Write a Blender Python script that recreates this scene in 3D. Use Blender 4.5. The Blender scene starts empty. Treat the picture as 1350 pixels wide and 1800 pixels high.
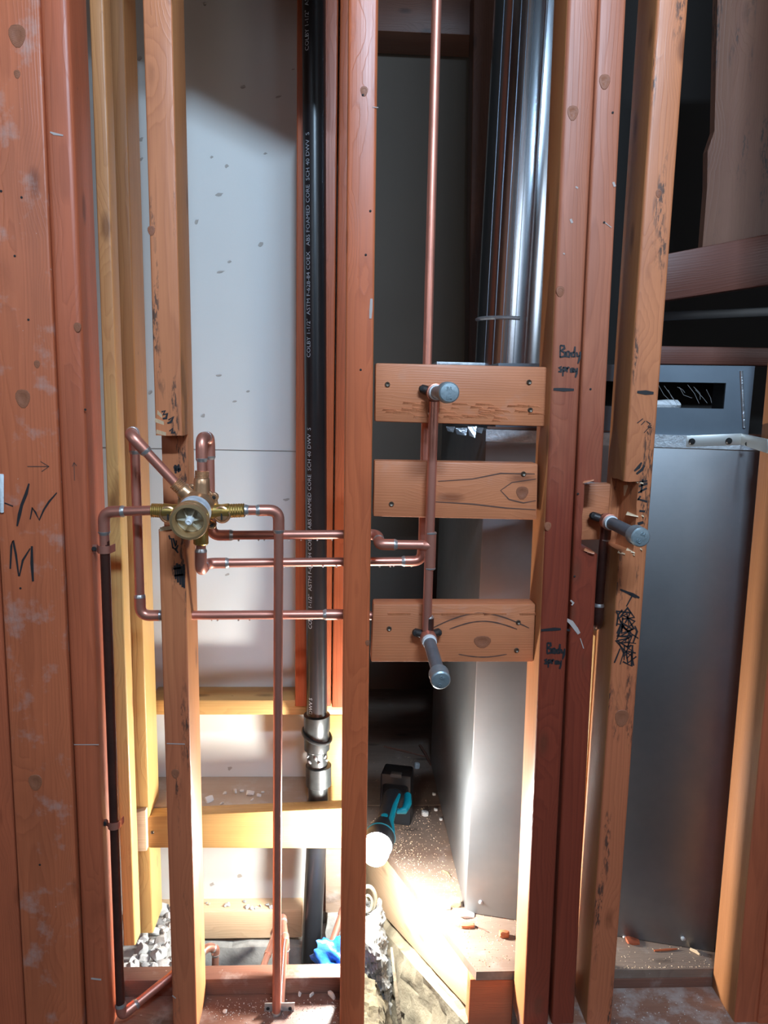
import bpy, bmesh, math, random
from mathutils import Vector, Matrix, noise
random.seed(11)
V = Vector
S = bpy.context.scene
COL = S.collection

# ------------------------------------------------------------------ camera
FPX = 1300.0
CAM = V((0.0, -1.22, 1.13))
YAW, PITCH, ROLL = math.radians(2.9), math.radians(8.7), math.radians(1.31)
fw = V((math.sin(YAW) * math.cos(PITCH), math.cos(YAW) * math.cos(PITCH), -math.sin(PITCH)))
r0 = V((math.cos(YAW), -math.sin(YAW), 0))
u0 = r0.cross(fw)
rt = r0 * math.cos(ROLL) + u0 * math.sin(ROLL)
up = u0 * math.cos(ROLL) - r0 * math.sin(ROLL)
cd = bpy.data.cameras.new('camera')
cam = bpy.data.objects.new('camera', cd)
COL.objects.link(cam)
cd.sensor_fit = 'VERTICAL'
cd.sensor_height = 36.0
cd.lens = FPX / 1800 * 36
cd.clip_start = 0.02
cam.matrix_world = Matrix(((rt.x, up.x, -fw.x, CAM.x), (rt.y, up.y, -fw.y, CAM.y), (rt.z, up.z, -fw.z, CAM.z), (0, 0, 0, 1)))
S.camera = cam

# ------------------------------------------------------------------ world, windows' light, exposure
w = bpy.data.worlds.new('world')
S.world = w
w.use_nodes = True
w.node_tree.nodes['Background'].inputs[0].default_value = (0.75, 0.85, 1.0, 1)
w.node_tree.nodes['Background'].inputs[1].default_value = 0.35
S.view_settings.view_transform = 'Standard'
S.view_settings.look = 'None'
S.view_settings.gamma = 1.0
S.view_settings.use_curve_mapping = False
S.view_settings.exposure = 0.0
S.cycles.use_denoising = True
S.cycles.max_bounces = 8
S.cycles.sample_clamp_indirect = 6.0

KEY_POS = V((0.28, -1.60, 2.40))


def area_light(name, pos, target, sx, sy, power, color):
    l = bpy.data.lights.new(name, 'AREA')
    l.shape = 'RECTANGLE'
    l.size = sx
    l.size_y = sy
    l.energy = power
    l.color = color
    o = bpy.data.objects.new(name, l)
    COL.objects.link(o)
    o.location = pos
    o.rotation_euler = (V(target) - V(pos)).to_track_quat('-Z', 'Y').to_euler()
    return o


area_light('added_key_light', KEY_POS, (0, 0, 1.7), 0.55, 0.10, 76, (0.54, 0.76, 1.0))  # added key light standing in for daylight from the room
area_light('window_light', (-1.45, -2.60, 2.0), (-0.9, -0.5, 1.7), 1.3, 0.8, 13, (0.80, 0.90, 1.0))
area_light('window_light_2', (1.5, -2.60, 2.0), (0.9, -0.5, 1.7), 1.0, 0.8, 6, (0.80, 0.90, 1.0))
area_light('side_window_light', (2.14, -1.30, 1.75), (0.3, 0.5, 1.6), 0.28, 0.9, 7, (0.82, 0.91, 1.0))


# ------------------------------------------------------------------ pixel helpers (frame 1350 x 1800)
def ray(px, py):
    return fw * FPX + rt * (px - 675.0) + up * (900.0 - py)


def P(px, py, Y):
    d = ray(px, py)
    return CAM + d * ((Y - CAM.y) / d.y)


def PZ(px, py, Z):
    d = ray(px, py)
    return CAM + d * ((Z - CAM.z) / d.z)


# ------------------------------------------------------------------ materials
MATS = {}


def newmat(name):
    m = bpy.data.materials.new(name)
    m.use_nodes = True
    nt = m.node_tree
    return m, nt, nt.nodes['Principled BSDF']


class N:
    """tiny node builder"""

    def __init__(self, nt):
        self.nt = nt

    def n(self, t, **kw):
        nd = self.nt.nodes.new(t)
        for k, v in kw.items():
            setattr(nd, k, v)
        return nd

    def link(self, a, b):
        self.nt.links.new(a, b)

    def math(self, op, a, b=None, clamp=False):
        nd = self.n('ShaderNodeMath', operation=op, use_clamp=clamp)
        for i, x in enumerate((a, b)):
            if x is None:
                continue
            if isinstance(x, (int, float)):
                nd.inputs[i].default_value = x
            else:
                self.link(x, nd.inputs[i])
        return nd.outputs[0]

    def vmul(self, a, v):
        nd = self.n('ShaderNodeVectorMath', operation='MULTIPLY')
        self.link(a, nd.inputs[0])
        nd.inputs[1].default_value = v
        return nd.outputs[0]

    def noise(self, vec, scale, detail=3, rough=0.55, dist=0.0):
        nd = self.n('ShaderNodeTexNoise')
        self.link(vec, nd.inputs['Vector'])
        nd.inputs['Scale'].default_value = scale
        nd.inputs['Detail'].default_value = detail
        nd.inputs['Roughness'].default_value = rough
        nd.inputs['Distortion'].default_value = dist
        return nd.outputs['Fac']

    def ramp(self, fac, stops):
        nd = self.n('ShaderNodeValToRGB')
        els = nd.color_ramp.elements
        while len(els) < len(stops):
            els.new(0.5)
        for e, (p, c) in zip(els, stops):
            e.position = p
            e.color = c if len(c) == 4 else (*c, 1)
        self.link(fac, nd.inputs[0])
        return nd.outputs[0]

    def step(self, fac, lo, hi):
        nd = self.n('ShaderNodeMapRange')
        nd.inputs['From Min'].default_value = lo
        nd.inputs['From Max'].default_value = hi
        self.link(fac, nd.inputs[0])
        return nd.outputs[0]

    def mix(self, fac, a, b):
        nd = self.n('ShaderNodeMix', data_type='RGBA')
        if isinstance(fac, (int, float)):
            nd.inputs[0].default_value = fac
        else:
            self.link(fac, nd.inputs[0])
        for i, x in ((6, a), (7, b)):
            if isinstance(x, tuple):
                nd.inputs[i].default_value = (*x, 1) if len(x) == 3 else x
            else:
                self.link(x, nd.inputs[i])
        return nd.outputs[2]

    def obj_vec(self, rnd=True):
        tc = self.n('ShaderNodeTexCoord')
        if not rnd:
            return tc.outputs['Object']
        oi = self.n('ShaderNodeObjectInfo')
        sc = self.math('MULTIPLY', oi.outputs['Random'], 37.0)
        ad = self.n('ShaderNodeVectorMath', operation='ADD')
        self.link(tc.outputs['Object'], ad.inputs[0])
        cb = self.n('ShaderNodeCombineXYZ')
        self.link(sc, cb.inputs[2])
        self.link(cb.outputs[0], ad.inputs[1])
        return ad.outputs[0]

    def bump(self, h, strength, dist, bsdf):
        nd = self.n('ShaderNodeBump')
        nd.inputs['Strength'].default_value = strength
        nd.inputs['Distance'].default_value = dist
        self.link(h, nd.inputs['Height'])
        self.link(nd.outputs[0], bsdf.inputs['Normal'])


def wood(name, light, dark, mold=0.0, plaster=0.0, rough=0.52, ringf=260.0, stain=(0.16, 0.045, 0.022), stain_amt=0.45, contrast=0.75, wet_or_lit=None):
    m, nt, b = newmat(name)
    k = N(nt)
    v = k.obj_vec()
    wob = k.noise(k.vmul(v, (9, 9, 1.3)), 1.0, 3, 0.5, 0.4)
    sep = k.n('ShaderNodeSeparateXYZ')
    k.link(v, sep.inputs[0])
    oi = k.n('ShaderNodeObjectInfo')
    cx = k.math('ADD', sep.outputs[0], k.math('ADD', k.math('MULTIPLY', oi.outputs['Random'], 0.05), -0.045))
    cy = k.math('ADD', sep.outputs[1], 0.05)
    rr = k.math('SQRT', k.math('ADD', k.math('MULTIPLY', cx, cx), k.math('MULTIPLY', cy, cy)))
    rr = k.math('ADD', rr, k.math('MULTIPLY', wob, 0.035))
    vo = k.n('ShaderNodeTexVoronoi')
    k.link(k.vmul(v, (15, 15, 5.5)), vo.inputs['Vector'])
    vo.inputs['Scale'].default_value = 1.0
    kd = k.math('ADD', vo.outputs['Distance'], k.math('MULTIPLY', k.noise(v, 60, 2), 0.06))
    rr = k.math('ADD', rr, k.math('MULTIPLY', k.step(kd, 0.5, 0.05), 0.016))
    ph = k.math('FRACT', k.math('MULTIPLY', rr, ringf))
    ring = k.ramp(ph, [(0.0, (0, 0, 0)), (0.62, (0.45, 0.45, 0.45)), (0.88, (1, 1, 1)), (1.0, (0.1, 0.1, 0.1))])
    fib = k.noise(k.vmul(v, (330, 330, 6)), 1.0, 3, 0.6)
    grain = k.math('ADD', k.math('MULTIPLY', ring, 0.42 * contrast), k.math('MULTIPLY', k.step(fib, 0.3, 0.75), 0.38 * contrast))
    col = k.mix(k.math('MINIMUM', grain, 1.0), light, dark)
    st = k.step(k.noise(k.vmul(v, (11, 11, 2.2)), 1.0, 4, 0.6), 0.42, 0.72)
    col = k.mix(k.math('MULTIPLY', st, stain_amt), col, stain)
    if wet_or_lit:
        # water stain soaked up from the floor, on fir_corner painted torch light; ragged upper edge
        raw = k.obj_vec(False)
        sr = k.n('ShaderNodeSeparateXYZ')
        k.link(raw, sr.inputs[0])
        zz = k.math('ADD', sr.outputs[2], k.math('MULTIPLY', k.noise(k.vmul(v, (40, 40, 7)), 1.0, 3), -0.35))
        wf = k.step(zz, wet_or_lit[0] - 0.02, wet_or_lit[0] - 0.32)
        col = k.mix(wf, col, k.mix(k.math('MINIMUM', grain, 1.0), wet_or_lit[1], wet_or_lit[2]))
    kn = k.step(kd, 0.20, 0.10)
    col = k.mix(k.math('MULTIPLY', kn, 0.7), col, tuple(c * 0.5 for c in dark))
    pit = k.step(k.noise(k.vmul(v, (90, 90, 40)), 1.0, 2, 0.5), 0.74, 0.80)
    col = k.mix(k.math('MULTIPLY', pit, 0.5), col, (0.08, 0.03, 0.018))
    rgh = k.math('ADD', k.math('MULTIPLY', fib, 0.2), rough - 0.17)
    if mold > 0:
        a = k.step(k.noise(k.vmul(v, (200, 200, 45)), 1.0, 4, 0.7), 0.48, 0.56)
        c = k.step(k.noise(k.vmul(v, (38, 38, 5.0)), 1.0, 2, 0.5), 0.60 - 0.05 * mold, 0.64)
        col = k.mix(k.math('MULTIPLY', k.math('MULTIPLY', a, c), 0.85), col, (0.03, 0.022, 0.02))
    if plaster > 0:
        a = k.step(k.noise(v, 17, 5, 0.65), 0.60 - 0.13 * plaster, 0.76 - 0.14 * plaster)
        hz = k.step(sep.outputs[2], 30, 0) if False else a
        col = k.mix(k.math('MULTIPLY', hz, min(0.75, plaster)), col, (0.42, 0.36, 0.33))
        spk = k.step(k.noise(v, 150, 2, 0.5), 0.74, 0.78)
        col = k.mix(k.math('MULTIPLY', spk, 0.6 * min(1, plaster * 2)), col, (0.62, 0.57, 0.52))
    k.link(col, b.inputs['Base Color'])
    k.link(rgh, b.inputs['Roughness'])
    b.inputs['Specular IOR Level'].default_value = 0.4
    hb = k.math('ADD', k.math('MULTIPLY', fib, 0.6), k.math('MULTIPLY', ring, 0.4))
    k.bump(hb, 0.28, 0.0012, b)
    MATS[name] = m
    return m


def simple(name, col, rough=0.5, metal=0.0, var=0.0, vscale=20.0, col2=None, bump=0.0, bscale=60.0, spec=0.5, emit=None, estr=0.0, coat=0.0, stretch=(1, 1, 1), r2=None):
    m, nt, b = newmat(name)
    k = N(nt)
    b.inputs['Base Color'].default_value = (*col, 1)
    b.inputs['Roughness'].default_value = rough
    b.inputs['Metallic'].default_value = metal
    b.inputs['Specular IOR Level'].default_value = spec
    b.inputs['Coat Weight'].default_value = coat
    v = None
    if var > 0 or bump > 0:
        v = k.vmul(k.obj_vec(), stretch)
    if var > 0:
        f = k.step(k.noise(v, vscale, 4, 0.6), 0.35, 0.7)
        k.link(k.mix(k.math('MULTIPLY', f, var), col, col2 or tuple(c * 0.4 for c in col)), b.inputs['Base Color'])
        if r2 is not None:
            mr = k.n('ShaderNodeMapRange')
            mr.inputs['To Min'].default_value = rough
            mr.inputs['To Max'].default_value = r2
            k.link(f, mr.inputs[0])
            k.link(mr.outputs[0], b.inputs['Roughness'])
    if bump > 0:
        k.bump(k.noise(v, bscale, 4, 0.6), bump, 0.004, b)
    if emit:
        b.inputs['Emission Color'].default_value = (*emit, 1)
        b.inputs['Emission Strength'].default_value = estr
    MATS[name] = m
    return m


wood('fir_red', (0.52, 0.125, 0.046), (0.27, 0.052, 0.019), plaster=0.0, stain_amt=0.4, rough=0.46)
wood('fir_deep', (0.43, 0.135, 0.068), (0.24, 0.062, 0.030), stain_amt=0.4, rough=0.54, wet_or_lit=(1.12, (0.22, 0.038, 0.018), (0.10, 0.015, 0.008)))
wood('fir_post', (0.47, 0.112, 0.048), (0.26, 0.055, 0.024), plaster=0.0, stain_amt=0.45, rough=0.5)
wood('fir_post_splashed', (0.52, 0.135, 0.056), (0.29, 0.065, 0.027), plaster=0.40, stain_amt=0.4, rough=0.5)
wood('fir_mold', (0.55, 0.19, 0.078), (0.31, 0.085, 0.034), mold=1.0, stain_amt=0.3, wet_or_lit=(0.72, (0.48, 0.14, 0.062), (0.27, 0.068, 0.03)))
wood('fir_block', (0.58, 0.205, 0.09), (0.36, 0.1, 0.042), stain_amt=0.3, contrast=0.6, plaster=0.15)
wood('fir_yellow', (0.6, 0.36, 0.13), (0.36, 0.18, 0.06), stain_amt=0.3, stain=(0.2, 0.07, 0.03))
wood('fir_corner', (0.56, 0.25, 0.095), (0.32, 0.11, 0.04), stain_amt=0.3, stain=(0.24, 0.08, 0.03), wet_or_lit=(1.0, (0.62, 0.37, 0.13), (0.38, 0.18, 0.06)))  # yellow lower part is torch light painted into the wood colour
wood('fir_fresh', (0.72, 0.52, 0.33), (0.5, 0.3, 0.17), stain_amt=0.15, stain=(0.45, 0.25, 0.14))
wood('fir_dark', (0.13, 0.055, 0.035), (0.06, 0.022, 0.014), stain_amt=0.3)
wood('fir_plate', (0.17, 0.085, 0.062), (0.085, 0.04, 0.028), plaster=0.3, stain_amt=0.5)
wood('fir_plate_white', (0.30, 0.15, 0.10), (0.17, 0.075, 0.05), plaster=1.0, stain_amt=0.4)
wood('plywood', (0.24, 0.17, 0.13), (0.12, 0.078, 0.058), plaster=0.25, stain_amt=0.5, stain=(0.10, 0.045, 0.03))
wood('fir_shaded', (0.14, 0.048, 0.032), (0.07, 0.022, 0.015), stain_amt=0.4)  # shade on the right-hand beams put into the wood colour
wood('plywood_panel', (0.17, 0.075, 0.045), (0.1, 0.042, 0.025), mold=0.8, stain_amt=0.6, stain=(0.11, 0.035, 0.022), contrast=0.4)  # base darkened to hold the panel's shade; mould and stains are real
simple('drywall', (0.60, 0.59, 0.565), 0.9, var=0.25, vscale=4, col2=(0.54, 0.53, 0.51), bump=0.05, bscale=300)
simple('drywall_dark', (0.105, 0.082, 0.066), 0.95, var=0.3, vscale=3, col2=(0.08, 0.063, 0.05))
simple('gypsum', (0.36, 0.33, 0.30), 0.95)
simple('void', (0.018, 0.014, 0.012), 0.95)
simple('room_wall', (0.13, 0.13, 0.13), 0.9)
simple('room_floor', (0.07, 0.055, 0.045), 0.8)
simple('sheet_metal', (0.27, 0.275, 0.285), 0.42, 0.95, var=0.5, vscale=7, col2=(0.19, 0.195, 0.205), bump=0.02, bscale=30, r2=0.50)
simple('sheet_metal_blue', (0.20, 0.24, 0.28), 0.4, 0.8, var=0.4, vscale=9, col2=(0.13, 0.155, 0.19))
simple('galv_flange', (0.52, 0.54, 0.56), 0.5, 0.7, var=0.7, vscale=90, col2=(0.28, 0.3, 0.33), bump=0.3, bscale=160)
simple('duct_metal', (0.62, 0.67, 0.73), 0.15, 1.0, var=0.35, vscale=6, col2=(0.4, 0.45, 0.52), r2=0.25, stretch=(6, 6, 0.5))
simple('tool_grey', (0.08, 0.085, 0.09), 0.4)
simple('duct_seam', (0.25, 0.28, 0.33), 0.3, 1.0)
simple('copper', (0.70, 0.285, 0.205), 0.34, 0.75, var=0.65, vscale=26, col2=(0.34, 0.14, 0.105), r2=0.5, stretch=(1, 1, 0.35), bump=0.03, bscale=80)
simple('copper_dark', (0.20, 0.085, 0.065), 0.3, 0.85, var=0.8, vscale=18, col2=(0.07, 0.04, 0.035), r2=0.45)
simple('copper_new', (0.66, 0.32, 0.235), 0.3, 0.85, var=0.4, vscale=20, col2=(0.4, 0.17, 0.12))
simple('solder', (0.55, 0.53, 0.52), 0.34, 0.8, var=0.5, vscale=90, col2=(0.28, 0.24, 0.23))
simple('bronze', (0.60, 0.34, 0.19), 0.34, 0.75, var=0.5, vscale=60, col2=(0.38, 0.19, 0.095))
simple('brass', (0.62, 0.42, 0.13), 0.3, 0.9, var=0.3, vscale=60, col2=(0.42, 0.25, 0.08))
simple('brass_ring', (0.62, 0.41, 0.21), 0.28, 0.75)
simple('ivory_plastic', (0.55, 0.50, 0.38), 0.45)
simple('dark_hole', (0.012, 0.010, 0.009), 0.8)
simple('black_iron', (0.03, 0.022, 0.02), 0.5, 0.3)
simple('label_white', (0.62, 0.63, 0.66), 0.5, var=0.8, vscale=70, col2=(0.25, 0.27, 0.32))
simple('galv_pipe', (0.20, 0.23, 0.26), 0.45, 0.6, var=0.6, vscale=40, col2=(0.11, 0.125, 0.145), bump=0.1, bscale=60)
simple('galv_cap', (0.32, 0.38, 0.41), 0.42, 0.65, var=0.5, vscale=70, col2=(0.2, 0.25, 0.27), bump=0.15, bscale=120)
simple('teflon', (0.68, 0.68, 0.68), 0.6)
simple('abs_black', (0.011, 0.012, 0.015), 0.32, 0.0, var=0.4, vscale=20, col2=(0.02, 0.022, 0.026), spec=0.6)
simple('abs_fitting', (0.016, 0.018, 0.019), 0.38, 0.0, var=0.6, vscale=60, col2=(0.05, 0.053, 0.05), spec=0.6)
simple('print_white', (0.75, 0.82, 0.9), 0.6)
simple('marker', (0.012, 0.010, 0.012), 0.6)
simple('pencil', (0.10, 0.045, 0.03), 0.7)
simple('putty', (0.66, 0.68, 0.70), 0.8, bump=0.6, bscale=150)
simple('steel_screw', (0.13, 0.10, 0.075), 0.45, 0.8)
simple('bracket_metal', (0.55, 0.55, 0.53), 0.4, 0.8)
simple('black_screw', (0.02, 0.02, 0.02), 0.4, 0.5)
simple('concrete', (0.36, 0.35, 0.33), 0.95, var=0.8, vscale=22, col2=(0.2, 0.19, 0.175), bump=0.7, bscale=45)
simple('concrete_grey', (0.15, 0.15, 0.145), 0.95, var=0.8, vscale=30, col2=(0.08, 0.08, 0.075), bump=0.9, bscale=60)
simple('concrete_tan', (0.24, 0.20, 0.135), 0.95, var=0.9, vscale=26, col2=(0.12, 0.095, 0.06), bump=0.9, bscale=45)
simple('soil', (0.12, 0.095, 0.055), 0.98, var=0.9, vscale=30, col2=(0.045, 0.035, 0.022), bump=1.0, bscale=40)
simple('stone', (0.47, 0.47, 0.47), 0.95, var=0.5, vscale=40, col2=(0.32, 0.32, 0.31), bump=0.5, bscale=90)
simple('plaster_chip', (0.62, 0.58, 0.54), 0.9)
simple('plaster_smudge', (0.40, 0.32, 0.29), 0.9)
simple('tool_black', (0.018, 0.020, 0.024), 0.42, spec=0.5)
simple('tool_teal', (0.0, 0.22, 0.30), 0.4)
simple('lamp_lens', (1, 1, 1), 0.4, emit=(0.98, 1.0, 0.95), estr=1150.0)
simple('blue_plastic', (0.01, 0.09, 0.42), 0.3, bump=0.6, bscale=40)
simple('clamp_metal', (0.50, 0.46, 0.36), 0.35, 0.85)
simple('wire_black', (0.03, 0.03, 0.03), 0.5)
simple('foil', (0.55, 0.58, 0.62), 0.3, 0.9, bump=0.7, bscale=60)
simple('web', (0.30, 0.30, 0.30), 0.9)
simple('pane', (0.8, 0.9, 1.0), 0.3, emit=(0.75, 0.86, 1.0), estr=1.6)
simple('water', (0.8, 0.75, 0.7), 0.05, 0.0, spec=0.9)

# ------------------------------------------------------------------ object helpers
FR = {}


def put(name, verts, faces, mat, parent=None, frame=None, smooth=True, angle=35, kind=None):
    """world-space verts -> one mesh object with its own local frame"""
    if frame is None:
        zs = min(v.z for v in verts)
        c = sum((V(v) for v in verts), V()) / len(verts)
        frame = Matrix.Translation((c.x, c.y, zs))
    inv = frame.inverted()
    me = bpy.data.meshes.new(name)
    me.from_pydata([inv @ V(v) for v in verts], [], faces)
    me.update()
    if smooth:
        me.polygons.foreach_set('use_smooth', [True] * len(me.polygons))
        me.set_sharp_from_angle(angle=math.radians(angle))
    return adopt(name, me, mat, parent, frame, kind)


def adopt(name, me, mat, parent, frame, kind=None):
    if mat:
        me.materials.append(MATS[mat])
    o = bpy.data.objects.new(name, me)
    COL.objects.link(o)
    o.matrix_basis = frame
    FR[o] = frame
    if parent is not None:
        o.parent = parent
        o.matrix_parent_inverse = FR[parent].inverted()
    if kind:
        o['kind'] = kind
    return o


def tag(o, label, cat, group=None, kind=None):
    o['label'] = label
    o['category'] = cat
    if group:
        o['group'] = group
    if kind:
        o['kind'] = kind
    return o


def thing(name, loc, label, cat, group=None):
    o = bpy.data.objects.new(name, None)
    o.empty_display_size = 0.05
    COL.objects.link(o)
    o.matrix_basis = Matrix.Translation(loc)
    FR[o] = Matrix.Translation(loc)
    return tag(o, label, cat, group)


def bm_out(bm):
    bm.verts.index_update()
    v = [x.co.copy() for x in bm.verts]
    f = [[l.index for l in p.verts] for p in bm.faces]
    bm.free()
    return v, f


HEX = [(0, 3, 2, 1), (4, 5, 6, 7), (0, 1, 5, 4), (1, 2, 6, 5), (2, 3, 7, 6), (3, 0, 4, 7)]


def hexa_geo(p, bev=0.0, seg=2):
    """p: bottom fl fr br bl, top fl fr br bl"""
    bm = bmesh.new()
    vs = [bm.verts.new(q) for q in p]
    for f in HEX:
        bm.faces.new([vs[i] for i in f])
    bmesh.ops.recalc_face_normals(bm, faces=bm.faces)
    if bev > 0:
        bmesh.ops.bevel(bm, geom=list(bm.edges), offset=bev, segments=seg, affect='EDGES', profile=0.5)
    return bm_out(bm)


def hexa(name, p, mat, parent=None, bev=0.0, frame=None, seg=2):
    v, f = hexa_geo([V(q) for q in p], bev, seg)
    return put(name, v, f, mat, parent, frame)


def boxw(name, a, b, mat, parent=None, bev=0.0, frame=None):
    x0, y0, z0 = a
    x1, y1, z1 = b
    return hexa(name, [(x0, y0, z0), (x1, y0, z0), (x1, y1, z0), (x0, y1, z0), (x0, y0, z1), (x1, y0, z1), (x1, y1, z1), (x0, y1, z1)], mat, parent, bev, frame)


def axes_frame(o, zax, yhint):
    z = zax.normalized()
    x = V(yhint).cross(z).normalized()
    y = z.cross(x)
    return Matrix(((x.x, y.x, z.x, o.x), (x.y, y.y, z.y, o.y), (x.z, y.z, z.z, o.z), (0, 0, 0, 1)))


def stud(name, xl0, xr0, xl1, xr1, Y, depth, mat, z0=-0.037, z1=2.36, bev=0.0035, parent=None, wob=0.0, side=None):
    """pixel x of the left/right front edges at image rows 0 and 1800, on the plane Y"""
    A, B = P(xl0, 0, Y), P(xl1, 1800, Y)
    wd = ((P(xr0, 0, Y) - A).x + (P(xr1, 1800, Y) - B).x) / 2
    ax = A - B
    base = B + ax * ((z0 - B.z) / ax.z)
    L = (z1 - z0) / ax.normalized().z
    fr = axes_frame(base, ax, (0, 1, 0))
    bm = bmesh.new()
    n = 14
    rings = []
    for i in range(n + 1):
        z = L * i / n
        dx = wob * (noise.noise((z * 1.3, xl0, 3)))
        dy = wob * 0.5 * (noise.noise((z * 1.3, xl0, 9)))
        rings.append([bm.verts.new((x + dx, y + dy, z)) for x, y in ((0, 0), (wd, 0), (wd, depth), (0, depth))])
    for a, b in zip(rings, rings[1:]):
        for j in range(4):
            bm.faces.new((a[j], a[(j + 1) % 4], b[(j + 1) % 4], b[j]))
    bm.faces.new(rings[0][::-1])
    bm.faces.new(rings[-1])
    bmesh.ops.recalc_face_normals(bm, faces=bm.faces)
    long = [e for e in bm.edges if abs((e.verts[0].co - e.verts[1].co).normalized().z) > 0.7]
    bmesh.ops.bevel(bm, geom=long, offset=bev, segments=3, affect='EDGES', profile=0.5)
    v, f = bm_out(bm)
    o = put(name, [fr @ q for q in v], f, mat, parent, fr, angle=40)
    if side:
        o.data.materials.append(MATS[side])
        for p in o.data.polygons:
            if abs(p.normal.x) > 0.9:
                p.material_index = 1
    return o


def block(name, TL, TR, BR, BL, Y, th, mat, parent=None, bev=0.003):
    p = [P(*BL, Y), P(*BR, Y), P(*TR, Y), P(*TL, Y)]
    d = V((0, th, 0))
    fr = axes_frame(p[0], (p[1] - p[0]), (0, 1, 0))
    return hexa(name, [p[0], p[1], p[1] + d, p[0] + d, p[3], p[2], p[2] + d, p[3] + d], mat, parent, bev, fr)


def cut(o, cutters):
    """boolean-difference world-space hexahedra out of o"""
    tmp = []
    for p, bump in cutters:
        bm = bmesh.new()
        vs = [bm.verts.new(V(q)) for q in p]
        for f in HEX:
            bm.faces.new([vs[i] for i in f])
        bmesh.ops.subdivide_edges(bm, edges=list(bm.edges), cuts=5, use_grid_fill=True)
        for v in bm.verts:
            n1 = noise.noise_vector(v.co * 90)
            v.co += n1 * bump
        bmesh.ops.triangulate(bm, faces=list(bm.faces))
        bmesh.ops.recalc_face_normals(bm, faces=bm.faces)
        me = bpy.data.meshes.new('tmp')
        bm.to_mesh(me)
        bm.free()
        c = bpy.data.objects.new('tmp', me)
        COL.objects.link(c)
        m = o.modifiers.new('cut', 'BOOLEAN')
        m.operation = 'DIFFERENCE'
        m.solver = 'EXACT'
        m.object = c
        tmp.append(c)
    bpy.context.view_layer.update()
    dg = bpy.context.evaluated_depsgraph_get()
    me = bpy.data.meshes.new_from_object(o.evaluated_get(dg))
    o.modifiers.clear()
    o.data = me
    me.polygons.foreach_set('use_smooth', [True] * len(me.polygons))
    me.set_sharp_from_angle(angle=math.radians(40))
    for c in tmp:
        d = c.data
        bpy.data.objects.remove(c)
        bpy.data.meshes.remove(d)


def sweep_geo(pts, rad, seg=14, cap=True):
    pts = [V(p) for p in pts]
    n = len(pts)
    rads = rad if isinstance(rad, (list, tuple)) else [rad] * n
    vs, fs = [], []
    t0 = (pts[1] - pts[0]).normalized()
    ref = V((0, 0, 1)) if abs(t0.z) < 0.9 else V((1, 0, 0))
    nx = (ref - t0 * ref.dot(t0)).normalized()
    for i in range(n):
        if i == 0:
            t = t0
        elif i == n - 1:
            t = (pts[-1] - pts[-2]).normalized()
        else:
            t = ((pts[i + 1] - pts[i]).normalized() + (pts[i] - pts[i - 1]).normalized())
            t = t.normalized() if t.length > 1e-9 else (pts[i + 1] - pts[i]).normalized()
        nx = (nx - t * nx.dot(t))
        nx = nx.normalized() if nx.length > 1e-9 else t.orthogonal().normalized()
        ny = t.cross(nx)
        for j in range(seg):
            a = 2 * math.pi * j / seg
            vs.append(pts[i] + (nx * math.cos(a) + ny * math.sin(a)) * rads[i])
    for i in range(n - 1):
        for j in range(seg):
            fs.append((i * seg + j, i * seg + (j + 1) % seg, (i + 1) * seg + (j + 1) % seg, (i + 1) * seg + j))
    if cap:
        fs.append(tuple(range(seg))[::-1])
        fs.append(tuple(range((n - 1) * seg, n * seg)))
    return vs, fs


def tube(name, pts, rad, mat, parent=None, seg=14, cap=True, kind=None):
    v, f = sweep_geo(pts, rad, seg, cap)
    a, b = V(pts[0]), V(pts[-1])
    ax = (b - a) if (b - a).length > 1e-6 else V((0, 0, 1))
    hint = (0, 1, 0) if abs(ax.normalized().y) < 0.9 else (1, 0, 0)
    return put(name, v, f, mat, parent, axes_frame(a, ax, hint), kind=kind)


def lathe(name, prof, o, ax, mat, parent=None, seg=24, angle=35, capped=True):
    """prof: (radius, distance along ax)"""
    ax = V(ax).normalized()
    hint = (0, 1, 0) if abs(ax.y) < 0.9 else (1, 0, 0)
    fr = axes_frame(V(o), ax, hint)
    vs, fs = [], []
    for r, h in prof:
        for j in range(seg):
            a = 2 * math.pi * j / seg
            vs.append(fr @ V((r * math.cos(a), r * math.sin(a), h)))
    for i in range(len(prof) - 1):
        for j in range(seg):
            fs.append((i * seg + j, i * seg + (j + 1) % seg, (i + 1) * seg + (j + 1) % seg, (i + 1) * seg + j))
    if capped:
        fs.append(tuple(range(seg))[::-1])
        fs.append(tuple(range((len(prof) - 1) * seg, len(prof) * seg)))
    return put(name, vs, fs, mat, parent, fr, angle=angle)


def thread_prof(r, h0, h1, n, d):
    out = []
    for i in range(n):
        t0, t1 = h0 + (h1 - h0) * i / n, h0 + (h1 - h0) * (i + 0.5) / n
        out += [(r, t0), (r - d, t1)]
    return out + [(r, h1)]


def ico(center, r, squash=(1, 1, 1), amp=0.25, sub=2, seed=0, chunk=False):
    bm = bmesh.new()
    bmesh.ops.create_icosphere(bm, subdivisions=sub, radius=1.0)
    rot = Matrix.Rotation(seed * 1.7, 3, V((math.sin(seed), math.cos(seed * 2.1), 0.4)).normalized())
    for v in bm.verts:
        n = noise.noise(v.co * 1.6 + V((seed * 3.1, seed, 0)))
        if sub >= 4:
            n += 0.25 * noise.noise(v.co * 3.6) + 0.13 * noise.noise(v.co * 8.0) + 0.07 * noise.noise(v.co * 18)
        d = v.co * (1 + amp * n * 1.6)
        if chunk:
            d = V((max(-0.72, min(0.72, d.x)), max(-0.72, min(0.72, d.y)), max(-0.72, min(0.72, d.z))))
        d = rot @ V((d.x * squash[0], d.y * squash[1], d.z * squash[2]))
        v.co = V(center) + d * r
    return bm_out(bm)


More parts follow.
